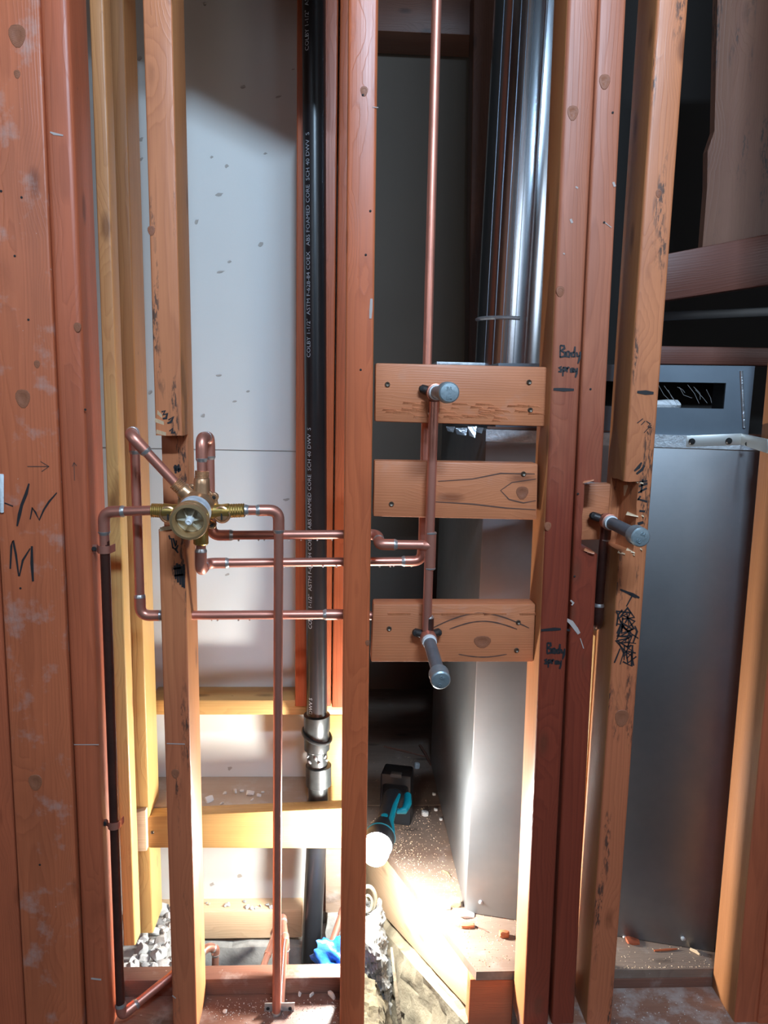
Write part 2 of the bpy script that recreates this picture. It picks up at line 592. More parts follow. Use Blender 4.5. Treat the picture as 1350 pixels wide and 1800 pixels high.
def ribbons_geo(lines, Y, width, thick=0.0, place=None, fat=1.3):
    """marker strokes: pixel polylines laid on the plane Y, width in pixels"""
    place = place or (lambda x, y: P(x, y, Y))
    vs, fs = [], []
    for ln in lines:
        wds = width
        if isinstance(ln[0], (int, float)):
            wds, ln = ln[0], ln[1:]
        pts = [V((a, b)) for a, b in ln]
        base = len(vs)
        for i, p in enumerate(pts):
            t = (pts[min(i + 1, len(pts) - 1)] - pts[max(i - 1, 0)])
            t = t.normalized() if t.length > 0 else V((1, 0))
            nn = V((-t.y, t.x))
            hw = fat * wds / 2 * (1 + 0.35 * noise.noise((p.x * 0.3, p.y * 0.3, 1)))
            if i in (0, len(pts) - 1):
                hw *= 0.6
            for s in (1, -1):
                q = p + nn * hw * s
                vs.append(place(q.x, q.y))
        for i in range(len(pts) - 1):
            k = base + 2 * i
            fs.append((k, k + 1, k + 3, k + 2))
    return vs, fs


def strokes(parent, lines, Y, width=3.0, mat='marker', label=None, name='marker_writing'):
    v, f = ribbons_geo(lines, Y, width)
    o = put(name, v, f, mat, parent, smooth=False)
    if label:
        o['label'] = label
    return o


def disc(name, c, nrm, r, th, mat, parent, seg=14, sq=1.0):
    return lathe(name, [(r * 0.9, -th * 0.2), (r, 0), (r, th * 0.7), (r * 0.85, th)], c, nrm, mat, parent, seg)


def screw(parent, px, py, Y, r=0.0045):
    s = lathe('screw', [(r, 0), (r, 0.0012), (r * 0.75, 0.0026), (r * 0.35, 0.0018), (0.0004, 0.0012)], P(px, py, Y), (0.05, -1, 0.08), 'steel_screw', parent, 10)
    return s


def knot(parent, px, py, Y, r, nrm=(0, -1, 0), asp=1.3):
    """a round branch knot: slightly domed ellipse of darker wood set in the face"""
    c = P(px, py, Y)
    fr = axes_frame(c, V(nrm), (0, 0, 1) if abs(nrm[2]) < 0.9 else (0, 1, 0))
    vs, fs = [], []
    rr = [(1.0, -0.0006), (0.93, 0.0004), (0.55, 0.0007), (0.5, 0.0004), (0.02, 0.0006)]
    n = 14
    for a, h in rr:
        for j in range(n):
            t = 2 * math.pi * j / n
            q = r * a * (1 + 0.08 * math.sin(3 * t))
            vs.append(fr @ V((q * math.cos(t), q * asp * math.sin(t), h)))
    for i in range(len(rr) - 1):
        for j in range(n):
            fs.append((i * n + j, i * n + (j + 1) % n, (i + 1) * n + (j + 1) % n, (i + 1) * n + j))
    fs.append(tuple(range(4 * n, 5 * n)))
    return put('knot', vs, fs, 'knotwood', parent)


wood('fir_side', (0.45, 0.185, 0.07), (0.25, 0.08, 0.028), stain_amt=0.4, stain=(0.2, 0.07, 0.03))


def knot_mat():
    m, nt, b = newmat('knotwood')
    k = N(nt)
    v = k.obj_vec(False)
    sep = k.n('ShaderNodeSeparateXYZ')
    k.link(v, sep.inputs[0])
    r_ = k.math('SQRT', k.math('ADD', k.math('MULTIPLY', sep.outputs[0], sep.outputs[0]), k.math('MULTIPLY', sep.outputs[2], sep.outputs[2])))
    r_ = k.math('ADD', r_, k.math('MULTIPLY', k.noise(v, 160, 3), 0.004))
    ph = k.math('FRACT', k.math('MULTIPLY', r_, 420))
    k.link(k.mix(k.math('MULTIPLY', ph, k.noise(v, 240, 3)), (0.30, 0.105, 0.052), (0.10, 0.032, 0.018)), b.inputs['Base Color'])
    b.inputs['Roughness'].default_value = 0.55
    b.inputs['Specular IOR Level'].default_value = 0.3
    MATS['knotwood'] = m


knot_mat()
wood('dusty_wood', (0.40, 0.30, 0.23), (0.26, 0.18, 0.13), plaster=0.6, stain_amt=0.35, stain=(0.2, 0.11, 0.07))


def lumpy(name, p, mat, sub=12, amp=0.02, freq=9.0, parent=None, seed=0.0, angle=22):
    bm = bmesh.new()
    vs = [bm.verts.new(V(q)) for q in p]
    for f in HEX:
        bm.faces.new([vs[i] for i in f])
    bmesh.ops.subdivide_edges(bm, edges=list(bm.edges), cuts=sub, use_grid_fill=True)
    bmesh.ops.recalc_face_normals(bm, faces=bm.faces)
    bm.normal_update()
    for v in bm.verts:
        c = v.co * freq + V((seed, seed * 2, 0))
        d = noise.noise(c) + 0.5 * noise.noise(c * 2.3) + 0.4 * noise.noise(c * 5.1) + 0.25 * noise.noise(c * 9.7)
        v.co += v.normal * d * amp
    v, f = bm_out(bm)
    return put(name, v, f, mat, parent, angle=angle)


def text_mesh(body, size):
    cu = bpy.data.curves.new('txt', 'FONT')
    cu.body = body
    cu.size = size
    cu.extrude = 0.00005
    cu.resolution_u = 2
    o = bpy.data.objects.new('txt', cu)
    COL.objects.link(o)
    bpy.context.view_layer.update()
    dg = bpy.context.evaluated_depsgraph_get()
    me = bpy.data.meshes.new_from_object(o.evaluated_get(dg))
    bpy.data.objects.remove(o)
    bpy.data.curves.remove(cu)
    return me


# ------------------------------------------------------------------ the setting: the room the camera stands in
def setting(o, kind='structure'):
    o['kind'] = kind
    return o


setting(boxw('floor_room', (-2.2, -2.65, -0.13), (2.2, -0.06, -0.10), 'room_floor'))
setting(boxw('ceiling', (-2.2, -2.65, 2.45), (2.2, 1.62, 2.5), 'room_wall'))
setting(boxw('wall_room_left', (-2.25, -2.65, -0.13), (-2.2, 1.62, 2.45), 'room_wall'))
setting(boxw('wall_room_right', (2.2, -2.65, -0.13), (2.25, 1.62, 2.45), 'room_wall'))
wb = setting(boxw('wall_room_rear', (-2.2, -2.70, -0.13), (2.2, -2.65, 2.45), 'room_wall'))
for i, (cx, cz, sx, sz, yy) in enumerate(((-1.45, 2.0, 1.3, 0.8, -2.64), (1.5, 2.0, 1.0, 0.8, -2.64))):
    wf = setting(boxw('window_%d' % (i + 1), (cx - sx / 2, yy, cz - sz / 2), (cx + sx / 2, yy + 0.01, cz + sz / 2), 'pane'))
    for a, b in (((cx - sx / 2 - .05, yy, cz - sz / 2 - .05), (cx - sx / 2, yy + .04, cz + sz / 2 + .05)), ((cx + sx / 2, yy, cz - sz / 2 - .05), (cx + sx / 2 + .05, yy + .04, cz + sz / 2 + .05)),
                 ((cx - sx / 2, yy, cz + sz / 2), (cx + sx / 2, yy + .04, cz + sz / 2 + .05)), ((cx - sx / 2, yy, cz - sz / 2 - .05), (cx + sx / 2, yy + .04, cz - sz / 2))):
        boxw('window_frame', a, b, 'label_white', wf, 0.004)

wf = setting(boxw('window_3', (2.18, -1.44, 1.30), (2.195, -1.16, 2.20), 'pane'))
for a, b in (((2.16, -1.49, 1.25), (2.2, -1.44, 2.25)), ((2.16, -1.16, 1.25), (2.2, -1.11, 2.25)), ((2.16, -1.44, 1.25), (2.2, -1.16, 1.30)), ((2.16, -1.44, 2.20), (2.2, -1.16, 2.25))):
    boxw('window_frame', a, b, 'label_white', wf, 0.004)
cl = thing('added_key_lamp', KEY_POS, 'added long narrow key lamp, unseen, behind the viewer', 'lamp')  # housing added to go with the key light, out of view
boxw('added_lamp_housing', (KEY_POS.x - .3, KEY_POS.y - .07, 2.415), (KEY_POS.x + .3, KEY_POS.y + .03, 2.45), 'label_white', cl, 0.004)

# back of the chase -----------------------------------------------------------
YD = 0.55          # face of the drywall in the left bay
XC = P(606, 900, YD).x
XL = P(120, 900, YD).x
seamz = P(430, 792, YD).z
wl = setting(boxw('wall_back_left', (XL, YD, seamz + 0.0015), (XC + 0.03, YD + 0.013, 2.45), 'drywall'))
boxw('drywall_sheet', (XL, YD, 0.40), (XC + 0.03, YD + 0.013, seamz - 0.0015), 'drywall', wl)
boxw('joint_tape', (XL, YD + 0.002, seamz - 0.002), (XC + 0.03, YD + 0.012, seamz + 0.002), 'gypsum', wl)
boxw('drywall_sheet', (XL, YD, -0.21), (P(541, 1300, YD).x, YD + 0.013, 0.385), 'drywall', wl)
boxw('gypsum_edge', (P(541, 1300, YD).x, YD + 0.004, -0.21), (XC + 0.03, YD + 0.013, 0.385), 'fir_plate', wl)
# gouges and torn paper in the drywall
gou = [(385, 342, 9, 4), (427, 153, 7, 4), (398, 292, 5, 5), (458, 430, 6, 7), (387, 478, 9, 3), (403, 460, 5, 4), (385, 660, 8, 3), (357, 731, 5, 5), (412, 706, 6, 2), (435, 688, 4, 3), (345, 390, 4, 6),
       (503, 878, 7, 3), (400, 1010, 5, 3), (246, 103, 5, 6), (247, 245, 5, 5), (248, 280, 5, 4), (490, 170, 6, 3), (372, 276, 4, 3), (466, 270, 4, 3), (515, 122, 4, 2), (360, 8, 4, 3), (404, 1350, 5, 4), (421, 1540, 6, 4), (372, 1555, 5, 4), (264, 690, 5, 4)]
for i, (x, y, a, b) in enumerate(gou):
    n = 9
    pl = []
    for j in range(n):
        t = 2 * math.pi * j / n
        k = 0.55 + 0.45 * abs(noise.noise((i * 3.3, j * 1.7, 0.4))) * 2
        pl.append(P(x + a * k * math.cos(t + 0.3), y + b * k * math.sin(t), YD - 0.0005))
    cc = P(x, y, YD + 0.0)
    put('gouge', pl + [cc], [(j, (j + 1) % n, n) for j in range(n)], 'gypsum', wl, smooth=False)

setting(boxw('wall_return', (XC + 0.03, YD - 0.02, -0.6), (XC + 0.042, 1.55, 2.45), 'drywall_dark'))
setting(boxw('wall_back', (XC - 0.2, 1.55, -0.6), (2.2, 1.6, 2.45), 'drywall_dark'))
setting(boxw('wall_chase_left', (XL - 0.03, 0.10, -0.6), (XL, YD + 0.03, 2.45), 'fir_dark'))
setting(boxw('wall_lower_left', (XL, YD + 0.03, -0.7), (XC + 0.03, YD + 0.08, -0.2), 'concrete'))

# ground under the cut-out floor
gv, gf = [], []
nx, ny = 40, 34
for j in range(ny + 1):
    for i in range(nx + 1):
        x = -0.85 + 1.9 * i / nx
        y = -0.1 + 0.9 * j / ny
        z = -0.50 + 0.03 * noise.noise((x * 7, y * 7, 0)) + 0.012 * noise.noise((x * 22, y * 22, 3))
        gv.append(V((x, y, z)))
for j in range(ny):
    for i in range(nx):
        k = j * (nx + 1) + i
        gf.append((k, k + 1, k + nx + 2, k + nx + 1))
setting(put('floor_ground', gv, gf, 'soil'))

# plywood floor of the closet beyond the studs
fa, fb = PZ(640, 1446, 0), PZ(837, 1708, 0)
YF = fb.y


def slabpoly(name, poly, z0, z1, mat, parent=None, frame=None, jag=0.0):
    bm = bmesh.new()
    lo = [bm.verts.new((x, y, z0)) for x, y in poly]
    hi = [bm.verts.new((x, y, z1)) for x, y in poly]
    bm.faces.new(lo[::-1])
    bm.faces.new(hi)
    n = len(poly)
    for i in range(n):
        bm.faces.new((lo[i], lo[(i + 1) % n], hi[(i + 1) % n], hi[i]))
    bmesh.ops.recalc_face_normals(bm, faces=bm.faces)
    v, f = bm_out(bm)
    return put(name, v, f, mat, parent, frame, smooth=False)


ys = PZ(700, 1416, 0).y
xw = XC + 0.045
edge = []
for i in range(25):
    t = i / 24
    q = fa.lerp(fb, t)
    edge.append((q.x + 0.0022 * noise.noise((i * 1.9, 0, 1)), q.y + 0.0022 * noise.noise((i * 2.3, 5, 1))))
poly = [(xw, fa.y + 0.012)] + edge + [(P(930, 1700, YF).x, YF), (P(940, 1700, 0.092).x, 0.092), (2.1, 0.092), (2.1, ys - 0.001), (xw, ys - 0.001)]
plyframe = axes_frame(V((0, 0, 0)), V((1, 0.0, 0)), (0, 1, 0))
fl = setting(slabpoly('floor', poly, -0.019, 0.0, 'plywood', frame=plyframe))
slabpoly('plywood_sheet', [(xw, ys + 0.0015), (2.1, ys + 0.0015), (2.1, 1.55), (xw, 1.55)], -0.019, 0.0005, 'plywood', fl, plyframe)

# bottom plates of the stud wall
pl_x0, pl_x1 = P(-150, 1790, 0).x, P(638, 1790, 0).x
setting(boxw('trim_1', (pl_x0, -0.06, -0.075), (pl_x1, 0.089, -0.037), 'fir_plate', None, 0.003, axes_frame(V((pl_x0, -0.06, -0.075)), V((1, 0, 0)), (0, 1, 0))))
px0, px1 = P(922, 1790, 0).x, 1.0
setting(boxw('trim_2', (px0, -0.06, -0.075), (px1, 0.089, -0.037), 'fir_plate_white', None, 0.003, axes_frame(V((px0, -0.06, -0.075)), V((1, 0, 0)), (0, 1, 0))))
setting(boxw('trim_3', (P(140, 1720, .09).x, 0.0895, -0.14), (P(640, 1720, .09).x, 0.127, -0.004), 'fir_plate', None, 0.003, axes_frame(V((-.6, 0.09, -0.1)), V((1, 0, 0)), (0, 1, 0))))

setting(boxw('trim_5', (px0, 0.0895, -0.14), (2.1, 0.098, -0.0192), 'fir_plate', None, 0.001, axes_frame(V((px0, 0.0895, -0.14)), V((1, 0, 0)), (0, 1, 0))))

# ------------------------------------------------------------------ studs of the front wall
st_A0 = tag(stud('stud', -190, -58, -62, 43, 0.002, 0.089, 'fir_post'), 'reddish brown post cut off by the left edge of the picture', 'stud')
st_A = tag(stud('stud', -55, 64, 45, 148, -0.002, 0.089, 'fir_post_splashed'), 'wide reddish post marked with a large black M', 'stud')
st_B = tag(stud('stud', 67, 121, 150, 191, 0.0, 0.089, 'fir_post', bev=0.009), 'narrow rounded red stud just right of the post marked M', 'stud')
st_L = tag(stud('stud', 250, 302, 304, 346, 0.0, 0.089, 'fir_mold', side='fir_side'), 'notched stud that carries the brass shower valve', 'stud')
st_C = tag(stud('stud', 612, 668, 597, 638, 0.0, 0.089, 'fir_red', side='fir_side', bev=0.005), 'tall red stud in the middle of the wall, drilled for three copper pipes', 'stud')
st_D1 = tag(stud('stud', 998, 1050, 920, 967, 0.0, 0.089, 'fir_deep', side='fir_side', bev=0.007), 'red stud with two black Body spray notes beside the three wood blocks', 'stud')
st_D2 = tag(stud('stud', 1053, 1108, 970, 1004, 0.004, 0.089, 'fir_deep', bev=0.005), 'red stud with a notched right edge, doubled against the Body spray stud', 'stud')
st_R = tag(stud('stud', 1156, 1214, 1031, 1073, 0.0, 0.089, 'fir_mold', side='fir_side', bev=0.006), 'light stud with mould stains, marker scribble and a fresh pale notch', 'stud')
st_R2 = tag(stud('stud', 1461, 1515, 1290, 1329, 0.0, 0.089, 'fir_post', side='fir_side'), 'stud at the lower right edge with an orange side', 'stud')
st_R3 = tag(stud('stud', 1518, 1575, 1332, 1372, -0.004, 0.089, 'fir_post'), 'stud sliver in the extreme bottom right corner', 'stud')

# notch in the valve stud
zt, zb = P(300, 766, 0).z, P(300, 932, 0).z
xa, xb = P(240, 850, 0).x, P(360, 850, 0).x
cut(st_L, [([(xa, -0.03, zb), (xb, -0.03, zb), (xb, 0.04, zb), (xa, 0.04, zb), (xa, -0.03, zt), (xb, -0.03, zt), (xb, 0.04, zt), (xa, 0.04, zt)], 0.0018)])
# notch in the left corner of the right-hand stud
zt, zb = P(1110, 846, 0).z, P(1110, 968, 0).z
a0, a1 = P(1040, 900, 0).x, P(1123, 900, 0).x
cut(st_R, [([(a0, -0.03, zb), (a1, -0.03, zb), (a1 - 0.012, 0.062, zb), (a0, 0.062, zb), (a0, -0.03, zt), (a1, -0.03, zt), (a1 - 0.012, 0.062, zt), (a0, 0.062, zt)], 0.003)])
# notch in the doubled stud
zt, zb = P(1040, 848, 0).z, P(1040, 968, 0).z
a0, a1 = P(1026, 900, 0).x, P(1080, 900, 0).x
cut(st_D2, [([(a0, -0.03, zb), (a1, -0.03, zb - 0.012), (a1, 0.12, zb - 0.012), (a0, 0.12, zb), (a0, -0.03, zt), (a1, -0.03, zt), (a1, 0.12, zt), (a0, 0.12, zt)], 0.002)])
# pale freshly split faces left in the notch of the right-hand stud
v, f = hexa_geo([P(1098, 962, 0.045), P(1121, 966, 0.01), P(1121, 966, 0.05), P(1098, 962, 0.055), P(1096, 853, 0.045), P(1125, 850, 0.012), P(1125, 850, 0.05), P(1096, 853, 0.055)], 0.001, 1)
put('split_wood', v, f, 'fir_fresh', st_R)['label'] = 'pale freshly split wood'
for i, (x, y, dx, dy) in enumerate(((1117, 848, 14, 3), (1100, 905, 22, 4), (1100, 968, 16, 5), (1085, 972, 14, 3), (1122, 905, 10, 4), (1108, 974, 8, 3), (1120, 962, 9, 6))):
    v, f = hexa_geo([P(x, y, 0.004), P(x + dx, y + dy, -0.004), P(x + dx, y + dy - 2, 0.02), P(x, y - 2, 0.03), P(x + 2, y - 4, 0.004), P(x + dx, y + dy - 2, -0.003), P(x + dx, y + dy - 4, 0.02), P(x + 3, y - 6, 0.03)])
    put('splinter', v, f, 'fir_fresh', st_R, smooth=False)
for i, (x, y, dx, dy) in enumerate(((1024, 850, 20, -5), (1026, 968, 16, 6), (1032, 972, 13, 2))):
    v, f = hexa_geo([P(x, y, 0.002), P(x + dx, y + dy, -0.002), P(x + dx, y + dy - 2, 0.02), P(x, y - 2, 0.03), P(x + 2, y - 4, 0.002), P(x + dx, y + dy - 2, -0.001), P(x + dx, y + dy - 4, 0.02), P(x + 3, y - 5, 0.03)])
    put('splinter', v, f, 'fir_block', st_D2, smooth=False)
# chipped lips of the valve notch
for i, (x, y, dx, dy) in enumerate(((272, 742, 16, 5), (274, 762, 18, 4), (280, 934, 24, -4), (276, 728, 9, 7))):
    v, f = hexa_geo([P(x, y, 0.0), P(x + dx, y + dy, 0.0), P(x + dx, y + dy, 0.01), P(x, y, 0.01), P(x + 1, y - 7, -0.0025), P(x + dx, y + dy - 6, -0.002), P(x + dx, y + dy - 6, 0.01), P(x + 2, y - 7, 0.01)])
    put('splinter', v, f, 'fir_fresh', st_L, smooth=False)

# knots
for s, x, y, Y, r in ((st_A, 30, 62, -0.0022, 0.013), (st_A, 30, 130, -0.0022, 0.005), (st_A, 40, 700, -0.0022, 0.012), (st_A, 65, 640, -0.0022, 0.005), (st_A, 62, 1375, -0.0022, 0.012), (st_D1, 1007, 198, -0.0002, 0.009), (st_D1, 985, 512, -0.0002, 0.007), (st_D2, 1063, 143, 0.0036, 0.009),
                      (st_B, 136, 575, -0.0005, 0.006), (st_R, 1158, 340, -0.0002, 0.005), (st_R, 1093, 1262, -0.0002, 0.013), (st_L, 266, 405, -0.0002, 0.006), (st_L, 308, 1360, -0.0002, 0.007), (st_C, 640, 160, -0.0002, 0.006), (st_C, 646, 1130, -0.0002, 0.004), (st_D1, 963, 925, -0.0002, 0.006)):
    knot(s, x, y, Y, r)
# nail holes
for s, x, y, Y in ((st_A, 26, 450, -.002), (st_A, 50, 562, -.002), (st_A, 36, 1034, -.002), (st_A, 2, 336, -.002), (st_A, 38, 347, -.002), (st_C, 638, 167, 0), (st_C, 651, 371, 0), (st_C, 643, 448, 0), (st_C, 634, 650, 0), (st_D2, 1077, 198, .004), (st_D2, 1062, 391, .004), (st_D2, 1038, 684, .004), (st_D2, 1016, 868, .004), (st_D2, 1010, 1013, .004), (st_A, 70, 1520, -.002), (st_B, 150, 720, 0)):
    disc('nail_hole', P(x, y, Y - 0.0003), (0, -1, 0), 0.0019, 0.0006, 'dark_hole', s, 8)

# plaster and putty smears
putty = put('putty_smear', *hexa_geo([P(0, 902, -0.006), P(7, 902, -0.006), P(7, 902, 0.0), P(0, 902, 0.0), P(-2, 833, -0.006), P(7, 833, -0.006), P(7, 833, 0), P(-2, 833, 0)], 0.002), 'putty', st_A)
putty['label'] = 'white putty smear'


def smear(parent, pts, Y, mat='plaster_smudge', name='plaster_smear'):
    for q in pts:
        strokes(parent, [q], Y, 3, mat, None, name)


smear(st_D2, [(6, (995, 1088), (1004, 1094), (1013, 1106), (1018, 1114)), (2, (1020, 1122), (1026, 1140)), (3, (1003, 1055), (1008, 1060), (1005, 1064))], 0.0032)
smear(st_B, [(2, (130, 1309), (174, 1309)), (4, (160, 1720), (178, 1722)), (3, (88, 232), (95, 235), (111, 238))], -0.0008)
smear(st_L, [(2, (293, 1307), (325, 1308)), (3, (303, 1750), (309, 1755))], -0.0008)
smear(st_D1, [(5, (1003, 385), (1006, 392)), (4, (1012, 328), (1016, 331)), (3, (990, 445), (993, 447))], -0.0008)
smear(st_D2, [(5, (1078, 320), (1081, 328)), (2, (1062, 390), (1075, 400))], 0.0032)
smear(st_C, [(5, (653, 525), (652, 545), (651, 560)), (2, (655, 188), (665, 189))], -0.0008)

# ------------------------------------------------------------------ writing on the studs
GL = {
    'B': [[(0, 0), (-.02, 1)], [(0, 0), (.45, .05), (.5, .25), (.1, .45), (.55, .6), (.5, .9), (-.05, 1)]],
    'o': [[(.35, .45), (.1, .55), (.1, .9), (.4, .95), (.5, .65), (.35, .45)]],
    'd': [[(.4, .5), (.1, .6), (.1, .9), (.4, .9)], [(.48, .05), (.42, .5), (.45, .95)]],
    'y': [[(.05, .5), (.15, .85), (.4, .8)], [(.5, .45), (.4, 1.0), (.2, 1.45)]],
    's': [[(.5, .42), (.1, .55), (.4, .72), (.35, .95), (-.05, .95)]],
    'p': [[(.1, .45), (.05, 1.4)], [(.1, .5), (.45, .5), (.45, .8), (.1, .9)]],
    'r': [[(.1, .45), (.1, .95)], [(.1, .65), (.3, .45), (.5, .5)]],
    'a': [[(.45, .5), (.1, .6), (.1, .9), (.4, .9), (.48, .5), (.5, .95)]],
}


def handwrite(word, x, y, sx, sy, slant=0.0):
    out = []
    for i, ch in enumerate(word):
        for st in GL[ch]:
            out.append([(x + sx * (i * 0.62 + a) - slant * b * sy, y + b * sy + i * 0.5) for a, b in st])
    return out


strokes(st_D1, handwrite('Body', 985, 607, 15, 21) + handwrite('spray', 982, 637, 11, 17), -0.0007, 3.4, label='black handwritten words Body spray, upper')
strokes(st_D1, [[5, (973, 684), (990, 685), (1009, 685)]], -0.0007, 5, name='level_line')
strokes(st_D1, handwrite('Body', 962, 1130, 13, 19) + handwrite('spray', 957, 1152, 10, 15), -0.0007, 3.4, label='black handwritten words Body spray, lower')
strokes(st_D1, [[4.5, (951, 1108), (975, 1106), (986, 1106)]], -0.0007, 5, name='level_line')
strokes(st_D2, [[5, (990, 1106), (1002, 1108)]], 0.0033, 4)
strokes(st_A, [[4, (51, 850), (46, 868), (38, 888), (34, 905), (30, 925)], [2.5, (53, 913), (57, 892), (62, 900), (69, 914), (77, 896), (86, 882), (100, 866)], [2.5, (8, 884), (23, 890)],
               [3, (18, 1000), (20, 960), (23, 950), (28, 975), (33, 1013)], [3, (34, 1013), (40, 985), (53, 964)], [5, (56, 960), (56, 990), (58, 1022)]], -0.0027, 3, label='large black marker strokes, an M and a slashed N')
strokes(st_A, [[1.8, (48, 820), (86, 820)], [1.8, (71, 811), (86, 820), (73, 829)]], -0.0027, 1.8, 'pencil', 'pencil arrow', 'pencil_mark')
strokes(st_B, [[1.5, (127, 820), (130, 813), (135, 819)], [1.5, (130, 813), (131, 845)]], -0.0007, 1.5, 'pencil', 'faint pencil arrow', 'pencil_mark')
strokes(st_L, [[(284, 724), (290, 722), (287, 729), (294, 727), (292, 735), (286, 736)], [(296, 738), (305, 733), (300, 742), (294, 744)], [(298, 758), (303, 753), (302, 761), (308, 760)]], -0.0007, 3.4, label='black marker digits')
strokes(st_L, [[(297, 941), (299, 948)], [(301, 946), (304, 964)], [(304, 946), (309, 960), (310, 950)], [(313, 958), (309, 966), (313, 972)], [(309, 966), (303, 962)]], -0.0007, 3.4, label='end of a black handwritten word')
strokes(st_L, [[(307, 994), (309, 1018)], [(311, 990), (313, 1024)], [(315, 992), (317, 1028)], [(319, 995), (321, 1032)], [(323, 992), (324, 1034)], [(305, 1000), (318, 998)], [(306, 1012), (322, 1010)]], -0.0007, 4.2, label='black scribbled patch')
strokes(st_L, [[6, (305, 822), (316, 820)], [6, (306, 826), (318, 825)], [5, (308, 817), (309, 832)], [4, (314, 816), (314, 830)]], 0.0392, 5, label='dark knot stain')
strokes(st_R, [[6, (1120, 689), (1135, 690), (1149, 691)], [1.8, (1120, 744), (1130, 736)], [1.8, (1127, 747), (1134, 740)], [1.8, (1136, 740), (1143, 745), (1139, 750), (1146, 752)], [1.5, (1132, 761), (1145, 747)], [1.5, (1138, 758), (1140, 764)]], -0.0007, 2, label='black level line and a small pencilled measurement')
strokes(st_R, [[4, (1115, 828), (1123, 821), (1128, 813)], [4, (1119, 833), (1128, 826), (1133, 818)], [3, (1124, 847), (1138, 845)], [4, (1123, 855), (1138, 850)], [4, (1122, 866), (1137, 858)], [4, (1130, 842), (1127, 866)], [4, (1121, 877), (1138, 882)], [4, (1126, 872), (1121, 879)], [4, (1124, 898), (1134, 899)], [6, (1121, 921), (1131, 918)]], -0.0007, 3, label='column of black marker dashes')
sc = [[4, (1090, 1036), (1104, 1042), (1112, 1045), (1124, 1051)], [5, (1106, 1044), (1118, 1050)], [3, (1112, 1046), (1101, 1066)]]
for i in range(16):
    a = random.uniform(0, 6.28)
    cx, cy = 1102 + random.uniform(-7, 7), 1080 + 5.2 * i
    sc.append([random.uniform(2, 3.6)] + [(cx + random.uniform(10, 16) * math.cos(a + t * 1.9) * (1 if i < 12 else .7), cy + random.uniform(10, 18) * math.sin(a + t * 1.9)) for t in range(4)])
sc += [[3, (1090, 1140), (1080, 1165)], [2, (1097, 1145), (1090, 1168)], [3, (1110, 1150), (1114, 1170)], [3, (1084, 1100), (1087, 1080), (1094, 1072)], [3, (1116, 1100), (1120, 1110), (1113, 1130)]]
strokes(st_R, sc, -0.0007, 3, label='dense black marker scribble over crossed-out words')
# pencil scribble on the orange side of the right edge stud
A_, B_ = P(1461, 0, 0), P(1290, 1800, 0)


def r2side(x, y):
    d = ray(x, y)
    xx = A_.lerp(B_, (y) / 1800.0).x - 0.0006
    return CAM + d * ((xx - CAM.x) / d.x)


lv, lf = ribbons_geo([[1.6, (1318, 1080), (1328, 1110), (1337, 1125)], [1.6, (1322, 1105), (1345, 1098)], [1.6, (1315, 1060), (1330, 1085)],
                      [1.6, (1309, 1165), (1318, 1155), (1321, 1190), (1316, 1225), (1308, 1232), (1310, 1200), (1320, 1170)], [1.6, (1326, 1160), (1336, 1180), (1338, 1215), (1330, 1238), (1324, 1210), (1332, 1180)]], 0, 1.6, place=r2side)
put('pencil_mark', lv, lf, 'pencil', st_R2, smooth=False)

# ------------------------------------------------------------------ blocks between the middle stud and the Body spray stud
YB = 0.032
bk1 = tag(block('wood_block', (660, 638), (962, 645), (958, 750), (659, 741), YB, 0.038, 'fir_block'), 'rough-edged wood block under the highest capped nipple', 'block')
bk2 = tag(block('wood_block', (658, 810), (946, 815), (944, 914), (656, 908), YB + .004, 0.038, 'fir_block'), 'plain wood block with a knot, middle one of the three', 'block')
bk3 = tag(block('wood_block', (656, 1062), (942, 1062), (938, 1164), (652, 1164), YB + .004, 0.038, 'fir_block'), 'wood block with a big oval knot behind the lowest capped nipple', 'block')
for b, x, y in ((bk1, 681, 676), (bk1, 930, 672), (bk1, 932, 721), (bk2, 920, 833), (bk2, 688, 886), (bk3, 684, 1105), (bk3, 911, 1094), (bk3, 908, 1143)):
    screw(b, x, y, YB + (0 if b is bk1 else .004))
knot(bk3, 848, 1128, YB + 0.0038, 0.016, asp=0.75)
knot(bk2, 918, 866, YB + 0.0038, 0.011, asp=1.1)
# splintered lower half of the top block
for i in range(46):
    x = 668 + random.random() * 275
    y = 708 + random.random() * 30 + (x - 660) * 0.025
    L = random.uniform(12, 38)
    h = random.uniform(3, 6)
    v, f = hexa_geo([P(x, y, YB), P(x + L, y + 1, YB), P(x + L, y + 1, YB + .004), P(x, y, YB + .004), P(x + 3, y - h, YB - 0.0022), P(x + L * .8, y - h * .6, YB - 0.001), P(x + L, y - h, YB + .004), P(x, y - h, YB + .004)])
    put('splinter', v, f, 'fir_block', bk1, smooth=False)
for i in range(7):
    x = 664 + random.random() * 270
    v, f = hexa_geo([P(x, 1082, YB + .004), P(x + 40, 1081, YB + .004), P(x + 40, 1081, YB + .008), P(x, 1082, YB + .008), P(x, 1078, YB + .0025), P(x + 40, 1078, YB + .003), P(x + 40, 1076, YB + .008), P(x, 1076, YB + .008)])
    put('splinter', v, f, 'fir_block', bk3, smooth=False)
